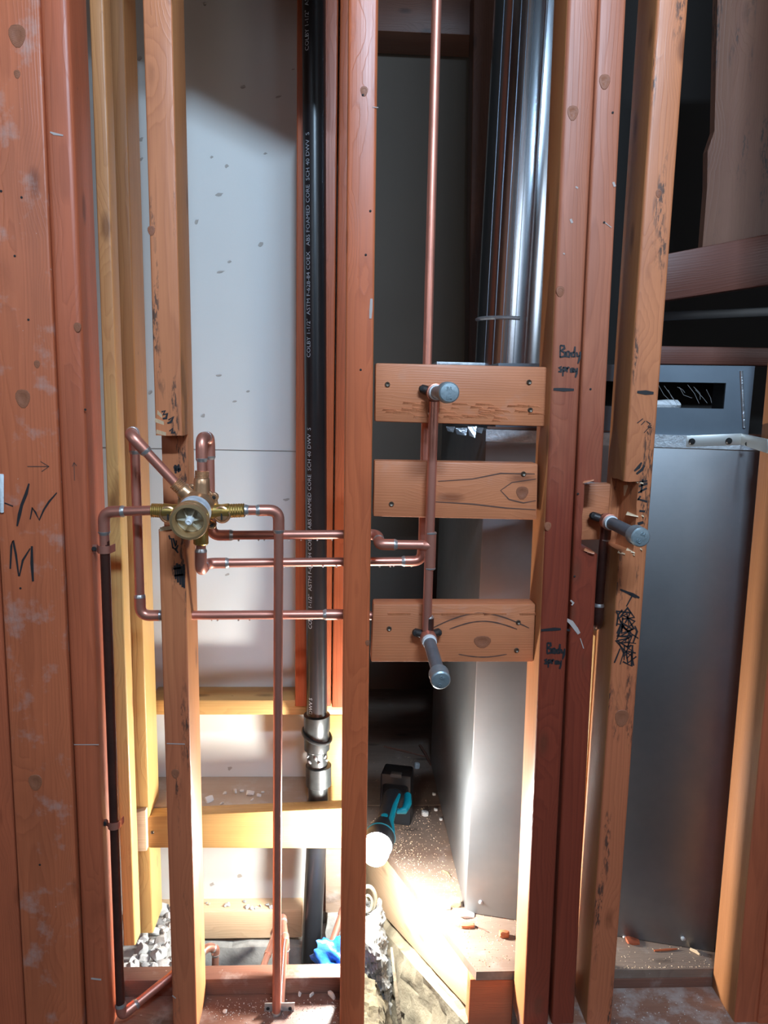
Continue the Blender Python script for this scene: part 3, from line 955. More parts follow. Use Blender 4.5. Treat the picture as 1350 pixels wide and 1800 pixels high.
# grain lines of the lower block, raised growth rings
strokes(bk3, [[1.6] + [(760 + 10 * i, 1108 - 26 * math.sin(math.pi * (i / 17)) - 4) for i in range(18)], [1.6] + [(790 + 7 * i, 1106 - 14 * math.sin(math.pi * i / 17)) for i in range(18)], [1.4] + [(806 + 5 * i, 1150 + 5 * math.sin(math.pi * i / 17)) for i in range(18)]], YB + .0034, 1.6, 'pencil', None, 'grain_line')
strokes(bk2, [[1.6, (770, 846), (830, 842), (880, 832), (940, 833)], [1.6, (765, 882), (830, 886), (890, 893), (942, 896)], [1.6, (942, 842), (900, 848), (880, 862), (895, 878), (920, 884), (942, 880)]], YB + .0034, 1.6, 'pencil', None, 'grain_line')

# block inset between the doubled stud and the right-hand stud
bk4 = tag(block('wood_block', (1016, 852), (1100, 850), (1098, 948), (1014, 950), 0.064, 0.03, 'fir_block'), 'short dark block in the notch behind the angled capped nipple', 'block')
st_E = tag(stud('stud', 1120, 1146, 1000, 1016, 0.095, 0.035, 'fir_yellow', z1=P(1050, 1118, 0.095).z), 'narrow yellow lit cripple stud below the copper elbow', 'stud')

# ------------------------------------------------------------------ framing of the chase behind, left bay
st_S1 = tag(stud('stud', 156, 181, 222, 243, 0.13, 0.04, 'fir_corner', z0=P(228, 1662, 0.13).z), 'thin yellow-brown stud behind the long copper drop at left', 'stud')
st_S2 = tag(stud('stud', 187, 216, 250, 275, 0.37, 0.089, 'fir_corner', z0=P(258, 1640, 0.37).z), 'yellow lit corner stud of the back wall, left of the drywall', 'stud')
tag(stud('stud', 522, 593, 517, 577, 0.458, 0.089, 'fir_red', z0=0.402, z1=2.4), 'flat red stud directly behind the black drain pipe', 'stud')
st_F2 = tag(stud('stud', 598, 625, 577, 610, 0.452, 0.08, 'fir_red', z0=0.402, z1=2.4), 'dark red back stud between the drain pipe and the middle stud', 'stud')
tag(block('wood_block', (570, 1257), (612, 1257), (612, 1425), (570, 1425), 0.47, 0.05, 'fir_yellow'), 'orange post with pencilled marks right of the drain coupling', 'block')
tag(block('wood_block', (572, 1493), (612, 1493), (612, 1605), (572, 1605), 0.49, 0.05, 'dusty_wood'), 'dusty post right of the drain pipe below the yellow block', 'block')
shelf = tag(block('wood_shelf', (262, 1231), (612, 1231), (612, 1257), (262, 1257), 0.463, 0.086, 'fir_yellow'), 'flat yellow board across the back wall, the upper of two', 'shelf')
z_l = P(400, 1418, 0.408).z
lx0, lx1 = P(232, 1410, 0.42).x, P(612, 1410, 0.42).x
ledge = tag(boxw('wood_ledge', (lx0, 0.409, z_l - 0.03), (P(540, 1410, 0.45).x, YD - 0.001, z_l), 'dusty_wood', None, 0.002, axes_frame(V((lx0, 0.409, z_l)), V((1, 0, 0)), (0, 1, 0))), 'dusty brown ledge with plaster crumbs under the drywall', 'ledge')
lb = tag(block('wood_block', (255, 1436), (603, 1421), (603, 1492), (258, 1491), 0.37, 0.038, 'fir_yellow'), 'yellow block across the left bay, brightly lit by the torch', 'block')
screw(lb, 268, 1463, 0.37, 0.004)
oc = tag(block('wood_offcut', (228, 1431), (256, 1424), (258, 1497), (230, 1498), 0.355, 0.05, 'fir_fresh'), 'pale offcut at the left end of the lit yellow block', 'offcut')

# ------------------------------------------------------------------ black drain pipe
def ablk(px, py):
    return P(px, py, 0.433)


drain = thing('drain_pipe', ablk(545, 1715), 'black plastic drain pipe with white lettering and a glued coupling', 'pipe')
R_A = 0.0242
pa, pb = ablk(551, -160), ablk(557, 1256)
tube('pipe_section', [pa, pb], R_A, 'abs_black', drain, 28)
ax = (pb - pa).normalized()
e1 = ablk(559, 1400)
lathe('coupling', [(R_A, -0.002), (0.031, 0), (0.031, 0.036), (0.0285, 0.040), (0.029, 0.052), (0.031, 0.056), (0.0305, 0.085), (0.026, 0.088), (0.0245, 0.09)], pb, ax, 'abs_fitting', drain, 28)
tube('collar_rim', [pb + ax * 0.050 + V((0.033 * math.cos(t), 0.033 * math.sin(t), -0.012 * math.sin(t + 2.2))) for t in [i * math.pi / 14 for i in range(29)]], 0.004, 'abs_fitting', drain, 8)
tube('pipe_section', [pb + ax * 0.085, ablk(560, 1412)], R_A, 'abs_fitting', drain, 28)
c2 = ablk(560, 1345)
lathe('coupling', [(R_A, -0.002), (0.0305, 0), (0.0305, 0.048), (0.028, 0.05), (R_A, 0.051)], c2, ax, 'abs_fitting', drain, 28)
tube('pipe_section', [ablk(560, 1405), ablk(543, 1760), ablk(540, 1880)], R_A, 'abs_black', drain, 28)
# glue drips
for i in range(9):
    t = i * 0.7
    g = pb + ax * (0.086 + 0.012 * (i % 3)) + V((0.025 * math.cos(-2.9 + t * .45), 0.025 * math.sin(-2.9 + t * .45), 0))
    v, f = ico(g, 0.0035, (1, 1, 1.6), 0.2, 1, i)
    put('glue_bead', v, f, 'galv_flange', drain)
# lettering wrapped along the pipe, reading upward
LET = 'COLBY 1-1/2"  ASTM F-628-84 COEX   ABS FOAMED CORE  SCH 40 DWV  S'


def pipe_text(y0, y1):
    me = text_mesh(LET, 0.0132)
    xs = [v.co.x for v in me.vertices]
    lo, hi = min(xs), max(xs)
    za, zb_ = P(545, y0, 0.41).z, P(545, y1, 0.41).z
    fr = Matrix.Translation((0, 0, za))
    for v in me.vertices:
        s = (v.co.x - lo) / (hi - lo)
        z = za + s * (zb_ - za)
        c = pa.lerp(pb, (z - pa.z) / (pb.z - pa.z))
        th = math.radians(-90 - 34) + (0.0045 - v.co.y) / R_A * -1.0
        th = math.radians(-90 - 34) - (v.co.y - 0.0045) / R_A
        rr = R_A + 0.0005
        v.co = fr.inverted() @ V((c.x + rr * math.cos(th), c.y + rr * math.sin(th), z))
    o = adopt('lettering', me, 'print_white', drain, fr)
    o['label'] = 'white printed pipe lettering'


pipe_text(628, 232)
pipe_text(1106, 752)
pipe_text(88, -330)
for a in (1258,):
    me = text_mesh('DWV S', 0.0132)
    xs = [v.co.x for v in me.vertices]
    for v in me.vertices:
        z = P(545, 1256, 0.41).z + (v.co.x - min(xs)) * 0.98
        c = pa.lerp(pb, (z - pa.z) / (pb.z - pa.z))
        th = math.radians(-124) - (v.co.y - 0.0045) / R_A
        v.co = V((c.x + (R_A + .0005) * math.cos(th), c.y + (R_A + .0005) * math.sin(th), z))
    adopt('lettering', me, 'print_white', drain, Matrix.Identity(4))

# ------------------------------------------------------------------ copper plumbing
RC = 0.0080


def run(root, pts, mat='copper', r=RC, bend=0.017, cup=0.016, ends=(False, False), solder=True, elbow_mat=None, elbows=True):
    """straight sections and soldered elbows through the corner points, as parts of root"""
    pts = [V(p) for p in pts]
    cur = pts[0]
    n = len(pts)
    for i in range(1, n):
        d = (pts[i] - pts[i - 1]).normalized()
        last = i == n - 1
        if last:
            tube('pipe_section', [cur, pts[i]], r, mat, root, 16)
            break
        d2 = (pts[i + 1] - pts[i]).normalized()
        la = (pts[i] - cur).length
        lb_ = (pts[i + 1] - pts[i]).length
        b = min(bend, la * 0.48, lb_ * 0.48)
        a0, a1 = pts[i] - d * b, pts[i] + d2 * b
        if (a0 - cur).length > 0.002:
            tube('pipe_section', [cur, a0], r, mat, root, 16)
        arc = []
        for k in range(9):
            t = k / 8
            arc.append(a0.lerp(pts[i], t).lerp(pts[i].lerp(a1, t), t))
        c0 = min(cup, max(0.0, (a0 - cur).length * 0.8))
        c1 = min(cup, max(0.0, lb_ - b) * 0.45)
        re = r * 1.2
        path = [a0 - d * c0] + arc + [a1 + d2 * c1]
        el = tube('elbow', path, [re] + [re * 1.0] * 9 + [re], elbow_mat or mat, root, 16)
        if solder:
            for q, dd in ((a0 - d * c0, -d), (a1 + d2 * c1, d2)):
                lathe('solder_joint', [(r, -0.001), (re * 1.04, 0.0), (re * 1.03, 0.0018), (r * 1.05, 0.0048), (r, 0.006)], q - dd * 0.0005, dd, 'solder', el, 16)
        cur = a1 + d2 * c1 * 0.6
    return root


def drops(root, p0, p1, n, r=RC):
    vs, fs = [], []
    p0, p1 = V(p0), V(p1)
    for i in range(n):
        q = p0.lerp(p1, (i + random.random()) / n) + V((0, -0.001, -r - 0.0006))
        v, f = ico(q, random.uniform(0.0012, 0.0021), (1, 1, 1.2), 0, 1, 0)
        fs += [tuple(k + len(vs) for k in ff) for ff in f]
        vs += v
    put('water_drops', vs, fs, 'water', root, kind='stuff')


YV = -0.012
# --- valve
vr, vf = P(351, 884, 0.008), P(332, 917, -0.085)
va = (vf - vr).normalized()
valve = thing('shower_valve', vr, 'cast brass shower valve with a round open cartridge', 'valve')
LV = (vf - vr).length
lathe('body', [(0.018, -0.012), (0.026, -0.006), (0.0285, 0.004), (0.0285, 0.028), (0.027, 0.031), (0.0262, 0.034), (0.0255, LV - 0.018)], vr, va, 'bronze', valve, 32)
lathe('paper_label', [(0.0258, 0.044), (0.0263, 0.0445), (0.0263, LV - 0.0225), (0.0258, LV - 0.022)], vr, va, 'label_white', valve, 32, capped=False)['label'] = 'worn white paper sticker'
lathe('collar', [(0.0255, LV - 0.0215), (0.0285, LV - 0.02), (0.0292, LV - 0.014), (0.0280, LV - 0.011), (0.0292, LV - 0.008), (0.0300, LV), (0.0285, LV + 0.004), (0.0245, LV + 0.005), (0.0225, LV + 0.002), (0.0222, LV - 0.0178), (0.004, LV - 0.0179)], vr, va, 'brass_ring', valve, 36)
hub = vr + va * (LV - 0.0175)
car = lathe('cartridge', [(0.0218, 0), (0.0218, 0.002), (0.010, 0.003), (0.0075, 0.004)], hub, va, 'ivory_plastic', valve, 28)
stem = lathe('stem', [(0.0085, 0), (0.0062, 0.012), (0.0052, 0.021), (0.003, 0.0225), (0.002, 0.0215)], hub, va, 'teflon', valve, 16)
fx = va.orthogonal().normalized()
fy = va.cross(fx)
for i in range(6):
    t = i * math.pi / 3 + 0.3
    d = fx * math.cos(t) + fy * math.sin(t)
    s = va.cross(d) * 0.0011
    p0_, p1_ = hub + d * 0.004, hub + d * 0.0215
    v, f = hexa_geo([p0_ - s, p1_ - s, p1_ + s, p0_ + s, p0_ - s + va * 0.013, p1_ - s + va * 0.005, p1_ + s + va * 0.005, p0_ + s + va * 0.013])
    put('fin', v, f, 'ivory_plastic', car, smooth=False)
# flange with screw lugs
lug_px = [(338, 858), (376, 874), (371, 925), (300, 905)]
lugs = [P(x, y, -0.01) for x, y in lug_px]
cfl = vr + va * 0.012
lathe('flange', [(0.0305, 0), (0.033, 0.001), (0.033, 0.0055), (0.0305, 0.007)], cfl, va, 'bronze', valve, 36)
for q in lugs:
    d = q - cfl
    q = q - va * (d.dot(va) - 0.003)
    d = (q - cfl)
    lg = lathe('screw_lug', [(0.0045, -0.004), (0.0075, -0.003), (0.0075, 0.003), (0.0065, 0.004), (0.0035, 0.004), (0.0032, 0.001)], q, va, 'bronze', valve, 16)
    disc('screw_hole', q + va * 0.0035, va, 0.0032, 0.001, 'dark_hole', lg, 10)
    tube('web', [cfl + d * 0.45 + va * 0.001, q - d * 0.05], [0.009, 0.0055], 'bronze', lg, 10)
# ports
vc = P(352, 888, YV)
top_d = (P(355, 830, YV) - P(354, 870, YV)).normalized()
tp = P(354, 872, YV)
lathe('port', [(0.0155, -0.008), (0.0145, 0.0), (0.013, 0.02), (0.0125, 0.028)] + thread_prof(0.0118, 0.029, 0.041, 5, 0.001) + [(0.0095, 0.0415)], tp, top_d, 'bronze', valve, 20)
pdg0, pdg1 = P(338, 876, YV), P(300, 842, YV - 0.004)
dg_d = (pdg1 - pdg0).normalized()
lathe('port', [(0.0155, -0.006), (0.0145, 0.004), (0.0125, 0.018), (0.0122, 0.022)] + thread_prof(0.0115, 0.023, 0.037, 5, 0.001) + [(0.0095, 0.0375)], pdg0, dg_d, 'bronze', valve, 20)
bt = P(353, 928, YV)
bt_d = V((0, 0, -1))
lathe('port', [(0.0125, -0.02), (0.012, 0.012), (0.0122, 0.013), (0.0122, 0.026), (0.0105, 0.028), (0.0095, 0.0285)], bt, bt_d, 'brass', valve, 20)
for sgn, xs_, cx_ in ((-1, (322, 288, 266), 297), (1, (372, 402, 430), 392)):
    a_, b_, c_ = P(xs_[0], 899, YV), P(xs_[1], 898, YV), P(xs_[2], 897, YV)
    d = (c_ - a_).normalized()
    lab = (b_ - a_).length
    lac = (c_ - a_).length
    lathe('port', [(0.013, 0), (0.0115, lab * 0.6), (0.0125, lab)] + thread_prof(0.0118, lab + 0.001, lac - 0.001, 6, 0.0009) + [(0.0095, lac)], a_, d, 'brass', valve, 20)
    sc_ = P(cx_, 902, YV)
    sv = lathe('stop_screw', [(0.0135, -0.004), (0.0145, 0.004), (0.0145, 0.013), (0.0125, 0.0145), (0.0118, 0.0125), (0.0105, 0.0125), (0.0095, 0.0138), (0.001, 0.0138)], sc_ + V((0, 0.004, 0)), (-0.05 * sgn, -1, -0.12), 'bronze', valve, 20)
    ctr = sc_ + V((0, -0.0102, 0.000)) + V((-0.05 * sgn, 0, -0.12)) * 0.0138
    v, f = hexa_geo([ctr + V(q) for q in ((-.0012, -.001, -.008), (.0012, -.001, -.008), (.0012, .002, -.008), (-.0012, .002, -.008), (-.0012, -.001, .008), (.0012, -.001, .008), (.0012, .002, .008), (-.0012, .002, .008))])
    put('slot', v, f, 'dark_hole', sv, smooth=False)

# --- hot supply: long dark drop at the left
hot = thing('copper_pipe', P(215, 1780, 0.0), 'long dark copper drop at left, from the valve to the floor elbow', 'pipe')
run(hot, [P(268, 897, YV), P(182, 900, 0.004), P(197, 1300, 0.012), P(214, 1772, 0.012)][:2] + [P(184, 960, 0.006)], 'copper')
for o in [c for c in hot.children if c.name.startswith('pipe_section')][-1:]:
    pass
tube('pipe_section', [P(184, 950, 0.006), P(212, 1772, 0.014)], RC, 'copper_dark', hot, 16)
el0, el1, el2 = P(212, 1765, 0.014), P(214, 1785, 0.014), P(300, 1716, 0.082)
run(hot, [el0, el1, P(320, 1700, 0.088)], 'copper')
for y in (965, 1448):
    xm = 184 + (y - 950) * 28 / 822
    c = P(xm, y, 0.007 if y < 1000 else 0.012)
    arcp = [c + V((0.0098 * math.cos(t), -0.0098 * math.sin(t), 0)) for t in [math.pi * k / 10 for k in range(11)]]
    vs, fs = [], []
    for q in [arcp[0] + V((0.002, 0.014, 0))] + arcp + [arcp[-1] + V((-0.004, 0.004, 0)), arcp[-1] + V((-0.012, 0.003, 0))]:
        d = V((q.x - c.x, q.y - c.y, 0)).normalized() * 0.0012
        vs += [q + V((0, 0, -.0065)), q + V((0, 0, .0065)), q + d + V((0, 0, .0065)), q + d + V((0, 0, -.0065))]
    m_ = len(vs) // 4
    for k in range(m_ - 1):
        for j in range(4):
            fs.append((4 * k + j, 4 * k + (j + 1) % 4, 4 * k + 4 + (j + 1) % 4, 4 * k + 4 + j))
    fs += [(0, 1, 2, 3), (4 * m_ - 4, 4 * m_ - 3, 4 * m_ - 2, 4 * m_ - 1)]
    sp = put('pipe_strap', vs, fs, 'copper', hot)
    disc('screw_hole', arcp[-1] + V((-0.008, 0.001, 0)), (0, -1, 0), 0.004, 0.002, 'dark_hole', sp, 10)

# --- cold supply: drop right of the valve
cold = thing('copper_pipe', P(487, 1790, 0.045), 'straight copper drop right of the valve, strapped to the bottom plate', 'pipe')
run(cold, [P(430, 897, YV), P(490, 897, 0.0), P(489, 1400, 0.02), P(486, 1796, 0.045)][:2] + [P(486, 1796, 0.042)], 'copper')
lathe('adapter', [(0.0095, 0), (0.0098, 0.004), (0.0085, 0.008), (RC, 0.009)], P(428, 897, YV), P(470, 897, 0) - P(428, 897, YV), 'solder', cold, 16)
pl0 = P(491, 1773, 0.046)
strap = block('strap_plate', (465, 1764), (518, 1763), (517, 1783), (464, 1784), 0.046, 0.002, 'bracket_metal', cold, 0.0006)
strap['label'] = 'steel two-hole strap'
for x in (471, 510):
    disc('screw_hole', P(x, 1773, 0.0455), (0, -1, 0), 0.0034, 0.001, 'dark_hole', strap, 10)
tube('pipe_section', [P(493, 1766, 0.055), P(499, 1665, 0.13), P(501, 1650, 0.14)], 0.0075, 'copper_new', cold, 14)
lathe('elbow', [(0.0075, -0.004), (0.0092, -0.003), (0.0092, 0.016), (0.0075, 0.018)], P(491, 1775, 0.05), P(497, 1700, 0.11) - P(493, 1766, 0.055), 'solder', cold, 14)
lathe('solder_joint', [(RC, -0.002), (0.0094, 0), (0.0094, 0.003), (RC, 0.006)], P(486, 1781, 0.0415), (0, 0, 1), 'solder', cold, 14)

# --- top outlet, over and down to the upper cross pipe, through the middle stud to the tee
top = thing('copper_pipe', P(372, 940, 0.055), 'copper outlet looping over the valve top into the upper cross pipe', 'pipe')
run(top, [tp + top_d * 0.040, P(354, 770, YV), P(368, 768, 0.052), P(371, 941, 0.052), P(664, 939, 0.052), P(667, 957, 0.010), P(744, 958, 0.008)])
drops(top, P(385, 941, 0.052), P(600, 940, 0.052), 9)
# --- bottom outlet and lower cross pipe, elbow up to the tall riser
low = thing('copper_pipe', P(353, 1003, YV), 'copper outlet under the valve feeding the tall riser', 'pipe')
run(low, [bt + bt_d * 0.024, P(353, 1004, YV), P(363, 990, 0.052), P(742, 986, 0.088), P(752, 640, 0.092), P(769, -20, 0.092), P(772, -160, 0.092)][:4] + [P(772, -160, 0.092)])
drops(low, P(380, 988, 0.053), P(600, 987, 0.07), 10)
drops(low, P(665, 987, 0.08), P(735, 986, 0.087), 6)
# --- diagonal outlet, down beside the corner stud and across at the bottom
dia = thing('copper_pipe', P(247, 1078, 0.045), 'copper outlet slanting up left from the valve, then down and across', 'pipe')
dst = pdg0 + dg_d * 0.034
run(dia, [dst, P(229, 764, -0.03), P(236, 758, 0.045), P(247, 1082, 0.045), P(606, 1080, 0.052), P(1047, 1099, 0.108)])
drops(dia, P(352, 1082, 0.048), P(600, 1080, 0.052), 9)
# --- tee riser in front of the blocks
tee = thing('copper_pipe', P(750, 1112, 0.01), 'short copper riser with a tee between the two body spray outlets', 'pipe')
Yt = 0.012
t_top, t_bot, t_mid = P(763, 706, Yt), P(750, 1108, Yt), P(757, 958, Yt)
tube('pipe_section', [t_top, t_bot], RC, 'copper', tee, 16)
tdir = (t_bot - t_top).normalized()
te = lathe('tee_fitting', [(RC, -0.021), (RC * 1.17, -0.020), (RC * 1.17, 0.040), (RC, 0.041)], t_mid, tdir, 'copper', tee, 16)
tube('tee_branch', [t_mid + V((0, 0, -0.001)), t_mid + V((-0.014, 0, -0.001)), P(738, 958, Yt - 0.002)], RC * 1.17, 'copper', te, 16)
for h in (-0.0205, 0.0405):
    lathe('solder_joint', [(RC, -0.0025), (RC * 1.22, -0.001), (RC * 1.22, 0.001), (RC, 0.0025)], t_mid + tdir * h, tdir, 'solder', te, 16)


# --- drop-ear elbows with capped galvanised nipples
def drop_ear(root, ear, pipe_dir, cap_pt, both=True, ears_px=()):
    ear = V(ear)
    nd = (V(cap_pt) - ear).normalized()
    lathe('drop_ear_cup', [(RC, 0.034), (0.0098, 0.033), (0.0098, 0.010), (0.0125, 0.002), (0.0125, -0.006), (0.009, -0.011)], ear, pipe_dir, 'copper_dark', root, 18)
    lathe('solder_joint', [(RC, -0.002), (0.0096, 0), (0.0096, 0.002), (RC, 0.0045)], ear + V(pipe_dir) * 0.0325, pipe_dir, 'solder', root, 16)
    lathe('socket', [(0.0115, -0.006), (0.0138, 0.002), (0.0145, 0.012), (0.0145, 0.018), (0.012, 0.019)], ear, nd, 'copper', root, 22)
    lathe('thread_tape', [(0.0125, 0.018), (0.0128, 0.019), (0.0122, 0.026), (0.0108, 0.027)], ear, nd, 'teflon', root, 20)['label'] = 'white thread tape'
    for q in ears_px:
        q = V(q)
        d = (q - ear).normalized()
        wv, wf = sweep_geo([ear + d * 0.006, ear + d * 0.015, q, q + d * 0.004], [0.007, 0.0075, 0.0072, 0.003], 12)
        wg = put('mounting_ear', wv, wf, 'black_iron', root)
        disc('screw_hole', q + V((0, -0.0072, 0)), (0, -1, 0), 0.004, 0.001, 'dark_hole', wg, 10)
    L = (V(cap_pt) - ear).length
    nip = thing('capped_nipple', ear + nd * 0.02, '', 'nipple')
    lathe('nipple', [(0.0106, 0.019), (0.0106, L - 0.022)], ear, nd, 'galv_pipe', nip, 20)
    cp = lathe('cap', [(0.0110, L - 0.026), (0.0135, L - 0.0255), (0.0158, L - 0.024), (0.0163, L - 0.021), (0.0152, L - 0.018), (0.0158, L - 0.006), (0.0155, L - 0.002), (0.0135, L), (0.006, L + 0.0012), (0.0005, L + 0.0013)], ear, nd, 'galv_cap', nip, 28)
    # raised casting letters on the cap end
    fr = axes_frame(ear + nd * (L + 0.0002), nd, (0, 0, 1))
    rot = Matrix.Rotation(random.uniform(-0.6, 0.3), 4, 'Z')
    for body, yy, sz in (('BR', 0.0035, 0.0075), ('1/2', -0.009, 0.0075)):
        me = text_mesh(body, sz)
        xs = [v.co.x for v in me.vertices]
        mid = (min(xs) + max(xs)) / 2
        for v in me.vertices:
            v.co = V((v.co.x - mid, v.co.y + yy, 0.0009 + (0.0009 if v.co.z > 0 else -0.0006) - 0.00003 * (v.co.x ** 2 + v.co.y ** 2) * 4e3))
        adopt('cast_letters', me, 'galv_cap', cp, fr @ Matrix.Rotation(math.pi, 4, 'Z') @ Matrix.Identity(4) if False else fr @ rot)
    return nip


def down(p, q):
    return (V(q) - V(p)).normalized()


e_top, e_bot = P(763, 690, Yt + 0.004), P(752, 1118, Yt + 0.002)
n1 = drop_ear(tee, e_top, tdir, P(790, 690, -0.115), ears_px=[P(741, 683, Yt + 0.012)])
n1['label'] = 'grey capped pipe nipple on the top block, pointing at the viewer'
n2 = drop_ear(tee, e_bot, -tdir, P(775, 1197, -0.135), ears_px=[P(729, 1111, Yt + 0.012), P(772, 1111, Yt + 0.012)])
n2['label'] = 'grey capped pipe nipple on the bottom block, hanging lowest'
rt_pipe = thing('copper_pipe', P(1050, 1100, 0.06), 'short dark copper riser behind the notched studs at right', 'pipe')
e_r, b_r = P(1066, 915, 0.040), P(1050, 1094, 0.045)
run(rt_pipe, [P(1046, 1099, 0.112), P(1050, 1096, 0.046), P(1062, 945, 0.040)], 'copper_dark')
n3 = drop_ear(rt_pipe, e_r, down(e_r, b_r), P(1127, 945, -0.105), ears_px=[P(1040, 906, 0.05)])
n3['label'] = 'grey capped pipe nipple coming out of the notch at right'

# ------------------------------------------------------------------ furnace cabinet
FLb, FRb = PZ(818, 1604, 0.001), PZ(1256, 1674, 0.001)
q_ = PZ(745, 1290, 0.001)
bdir = (q_ - FLb)
BLb = FLb + bdir * ((0.95 - FLb.y) / bdir.y)
BRb = BLb + (FRb - FLb) * 1.02
ztop = P(840, 756, FLb.y).z


def upz(p, z):
    return V((p.x, p.y, z))


fcab = thing('furnace_cabinet', (FLb + FRb + BLb + BRb) / 4, 'large grey sheet metal furnace cabinet standing on the plywood', 'furnace')
lower = hexa('casing', [FLb, FRb, BRb, BLb] + [upz(p, ztop) for p in (FLb, FRb, BRb, BLb)], 'sheet_metal', fcab, 0.003)
cxm = (FLb + FRb + BLb + BRb) / 4


def inset(p, k):
    return p + (V((cxm.x, cxm.y, p.z)) - p).normalized() * k


zu = P(1150, 646, 0.25).z
zu = max(zu, ztop + 0.10)
u = [inset(p, 0.035) for p in (FLb, FRb, BRb, BLb)]
# upper section: front built round its slot opening
fl_, fr_ = upz(u[0], ztop), upz(u[1], ztop)
fx_ = (fr_ - fl_)


def on_front(px, py, off=0.0):
    """point of the upper front face seen at a pixel"""
    nrm = fx_.cross(V((0, 0, 1))).normalized()
    d = ray(px, py)
    t = (fl_ + nrm * off - CAM).dot(nrm) / d.dot(nrm)
    return CAM + d * t


s0 = (on_front(1052, 700) - fl_).dot(fx_) / fx_.length_squared
s1 = (on_front(1274, 700) - fl_).dot(fx_) / fx_.length_squared
zs0, zs1 = on_front(1200, 717).z, on_front(1200, 672).z
inn = V((0, 0.004, 0))


def fpiece(sa, sb, za, zb_, name='front_sheet'):
    a, b = fl_ + fx_ * sa, fl_ + fx_ * sb
    return hexa(name, [upz(a, za), upz(b, za), upz(b, za) + inn, upz(a, za) + inn, upz(a, zb_), upz(b, zb_), upz(b, zb_) + inn, upz(a, zb_) + inn], 'sheet_metal_blue', fcab)


fpiece(0, s0, ztop, zu)
fpiece(s1, 1, ztop, zu)
fpiece(s0, s1, ztop, zs0)
fpiece(s0, s1, zs1, zu)
ub = [u[0] + V((0, 0.004, 0)), u[1] + V((0, 0.004, 0)), u[2], u[3]]
hexa('side_sheet', [upz(u[0], ztop), upz(u[0], ztop) + V((0.004, 0.004, 0)), upz(u[3], ztop) + V((0.004, 0, 0)), upz(u[3], ztop), upz(u[0], zu), upz(u[0], zu) + V((0.004, 0.004, 0)), upz(u[3], zu) + V((0.004, 0, 0)), upz(u[3], zu)], 'sheet_metal_blue', fcab)
hexa('side_sheet', [upz(u[1], ztop), upz(u[1], ztop) + V((-0.004, 0.004, 0)), upz(u[2], ztop) + V((-0.004, 0, 0)), upz(u[2], ztop), upz(u[1], zu), upz(u[1], zu) + V((-0.004, 0.004, 0)), upz(u[2], zu) + V((-0.004, 0, 0)), upz(u[2], zu)], 'sheet_metal_blue', fcab)
hexa('top_sheet', [upz(p, zu) for p in u] + [upz(p, zu + 0.003) for p in u], 'sheet_metal_blue', fcab)
a, b = fl_ + fx_ * (s0 - 0.02) + V((0, 0.07, 0)), fl_ + fx_ * (s1 + 0.02) + V((0, 0.07, 0))
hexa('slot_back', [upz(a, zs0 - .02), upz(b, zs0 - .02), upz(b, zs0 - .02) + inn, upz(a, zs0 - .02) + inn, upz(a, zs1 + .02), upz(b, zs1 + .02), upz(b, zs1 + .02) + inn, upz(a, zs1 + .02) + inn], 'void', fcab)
pi_ = on_front(1182, 708) + V((0, 0.03, 0))
v, f = ico(pi_ + V((0, 0, -0.004)), 0.02, (1.9, .6, .5), 0.2, 2, 0)
put('insulation', v, f, 'putty', fcab)['label'] = 'pale insulation tuft inside the slot'
for i in range(9):
    a = on_front(1165 + i * 9 + random.uniform(-8, 8), 676 + random.uniform(0, 10)) + V((0, 0.004, 0))
    b = on_front(1175 + i * 9 + random.uniform(-10, 14), 690 + random.uniform(0, 24)) + V((0, 0.006, 0))
    m_ = a.lerp(b, 0.5) + V((random.uniform(-.006, .006), 0, random.uniform(-.006, .002)))
    tube('cobweb_strand', [a, m_, b], 0.00035, 'web', fcab, 4)
# folded corner strip and galvanised flange along the joint
c1_ = on_front(1303, 652, 0.001)
c2_ = on_front(1308, 752, 0.001)
tube('corner_fold', [c1_, c2_], 0.003, 'foil', fcab, 8)
fn = (FRb - FLb).cross(V((0, 0, 1))).normalized()
zA = ztop - 0.022
o_ = fn * 0.003
hexa('flange', [upz(FLb, zA) + o_, upz(FRb, zA) + o_, upz(FRb, zA), upz(FLb, zA), upz(FLb, ztop + 0.002) + o_, upz(FRb, ztop + 0.002) + o_, upz(FRb, ztop + 0.002), upz(FLb, ztop + 0.002)], 'galv_flange', fcab)
tube('sealant_bead', [upz(FLb, ztop + 0.004) - fn * 0.03, upz(FRb, ztop + 0.004) - fn * 0.03], 0.003, 'fir_plate', fcab, 6)
# bent metal tabs at the left top corner
for i, (x, y, dx, dy) in enumerate(((800, 752, 22, 14), (822, 750, 16, 20), (836, 752, 14, 10), (784, 750, 16, 10))):
    a = P(x, y, 0.27)
    b = P(x + dx, y, 0.27)
    c = P(x + dx - 3, y + dy, 0.26)
    d = P(x + 3, y + dy * .8, 0.255)
    v = [a, b, c, d, a + V((0, .002, 0)), b + V((0, .002, 0)), c + V((0, .002, 0)), d + V((0, .002, 0))]
    put('metal_tab', v, HEX, 'foil', fcab, smooth=False)
# rivets
for x, y in ((845, 1586), (1201, 1650)):
    dq = ray(x, y)
    nn_ = fn
    t = (FLb - CAM).dot(nn_) / dq.dot(nn_)
    q = CAM + dq * t
    lathe('rivet', [(0.005, 0), (0.005, 0.001), (0.003, 0.0025), (0.0005, 0.003)], q + nn_ * (0.0 if nn_.y < 0 else 0), nn_ if nn_.y < 0 else -nn_, 'galv_flange', fcab, 10)

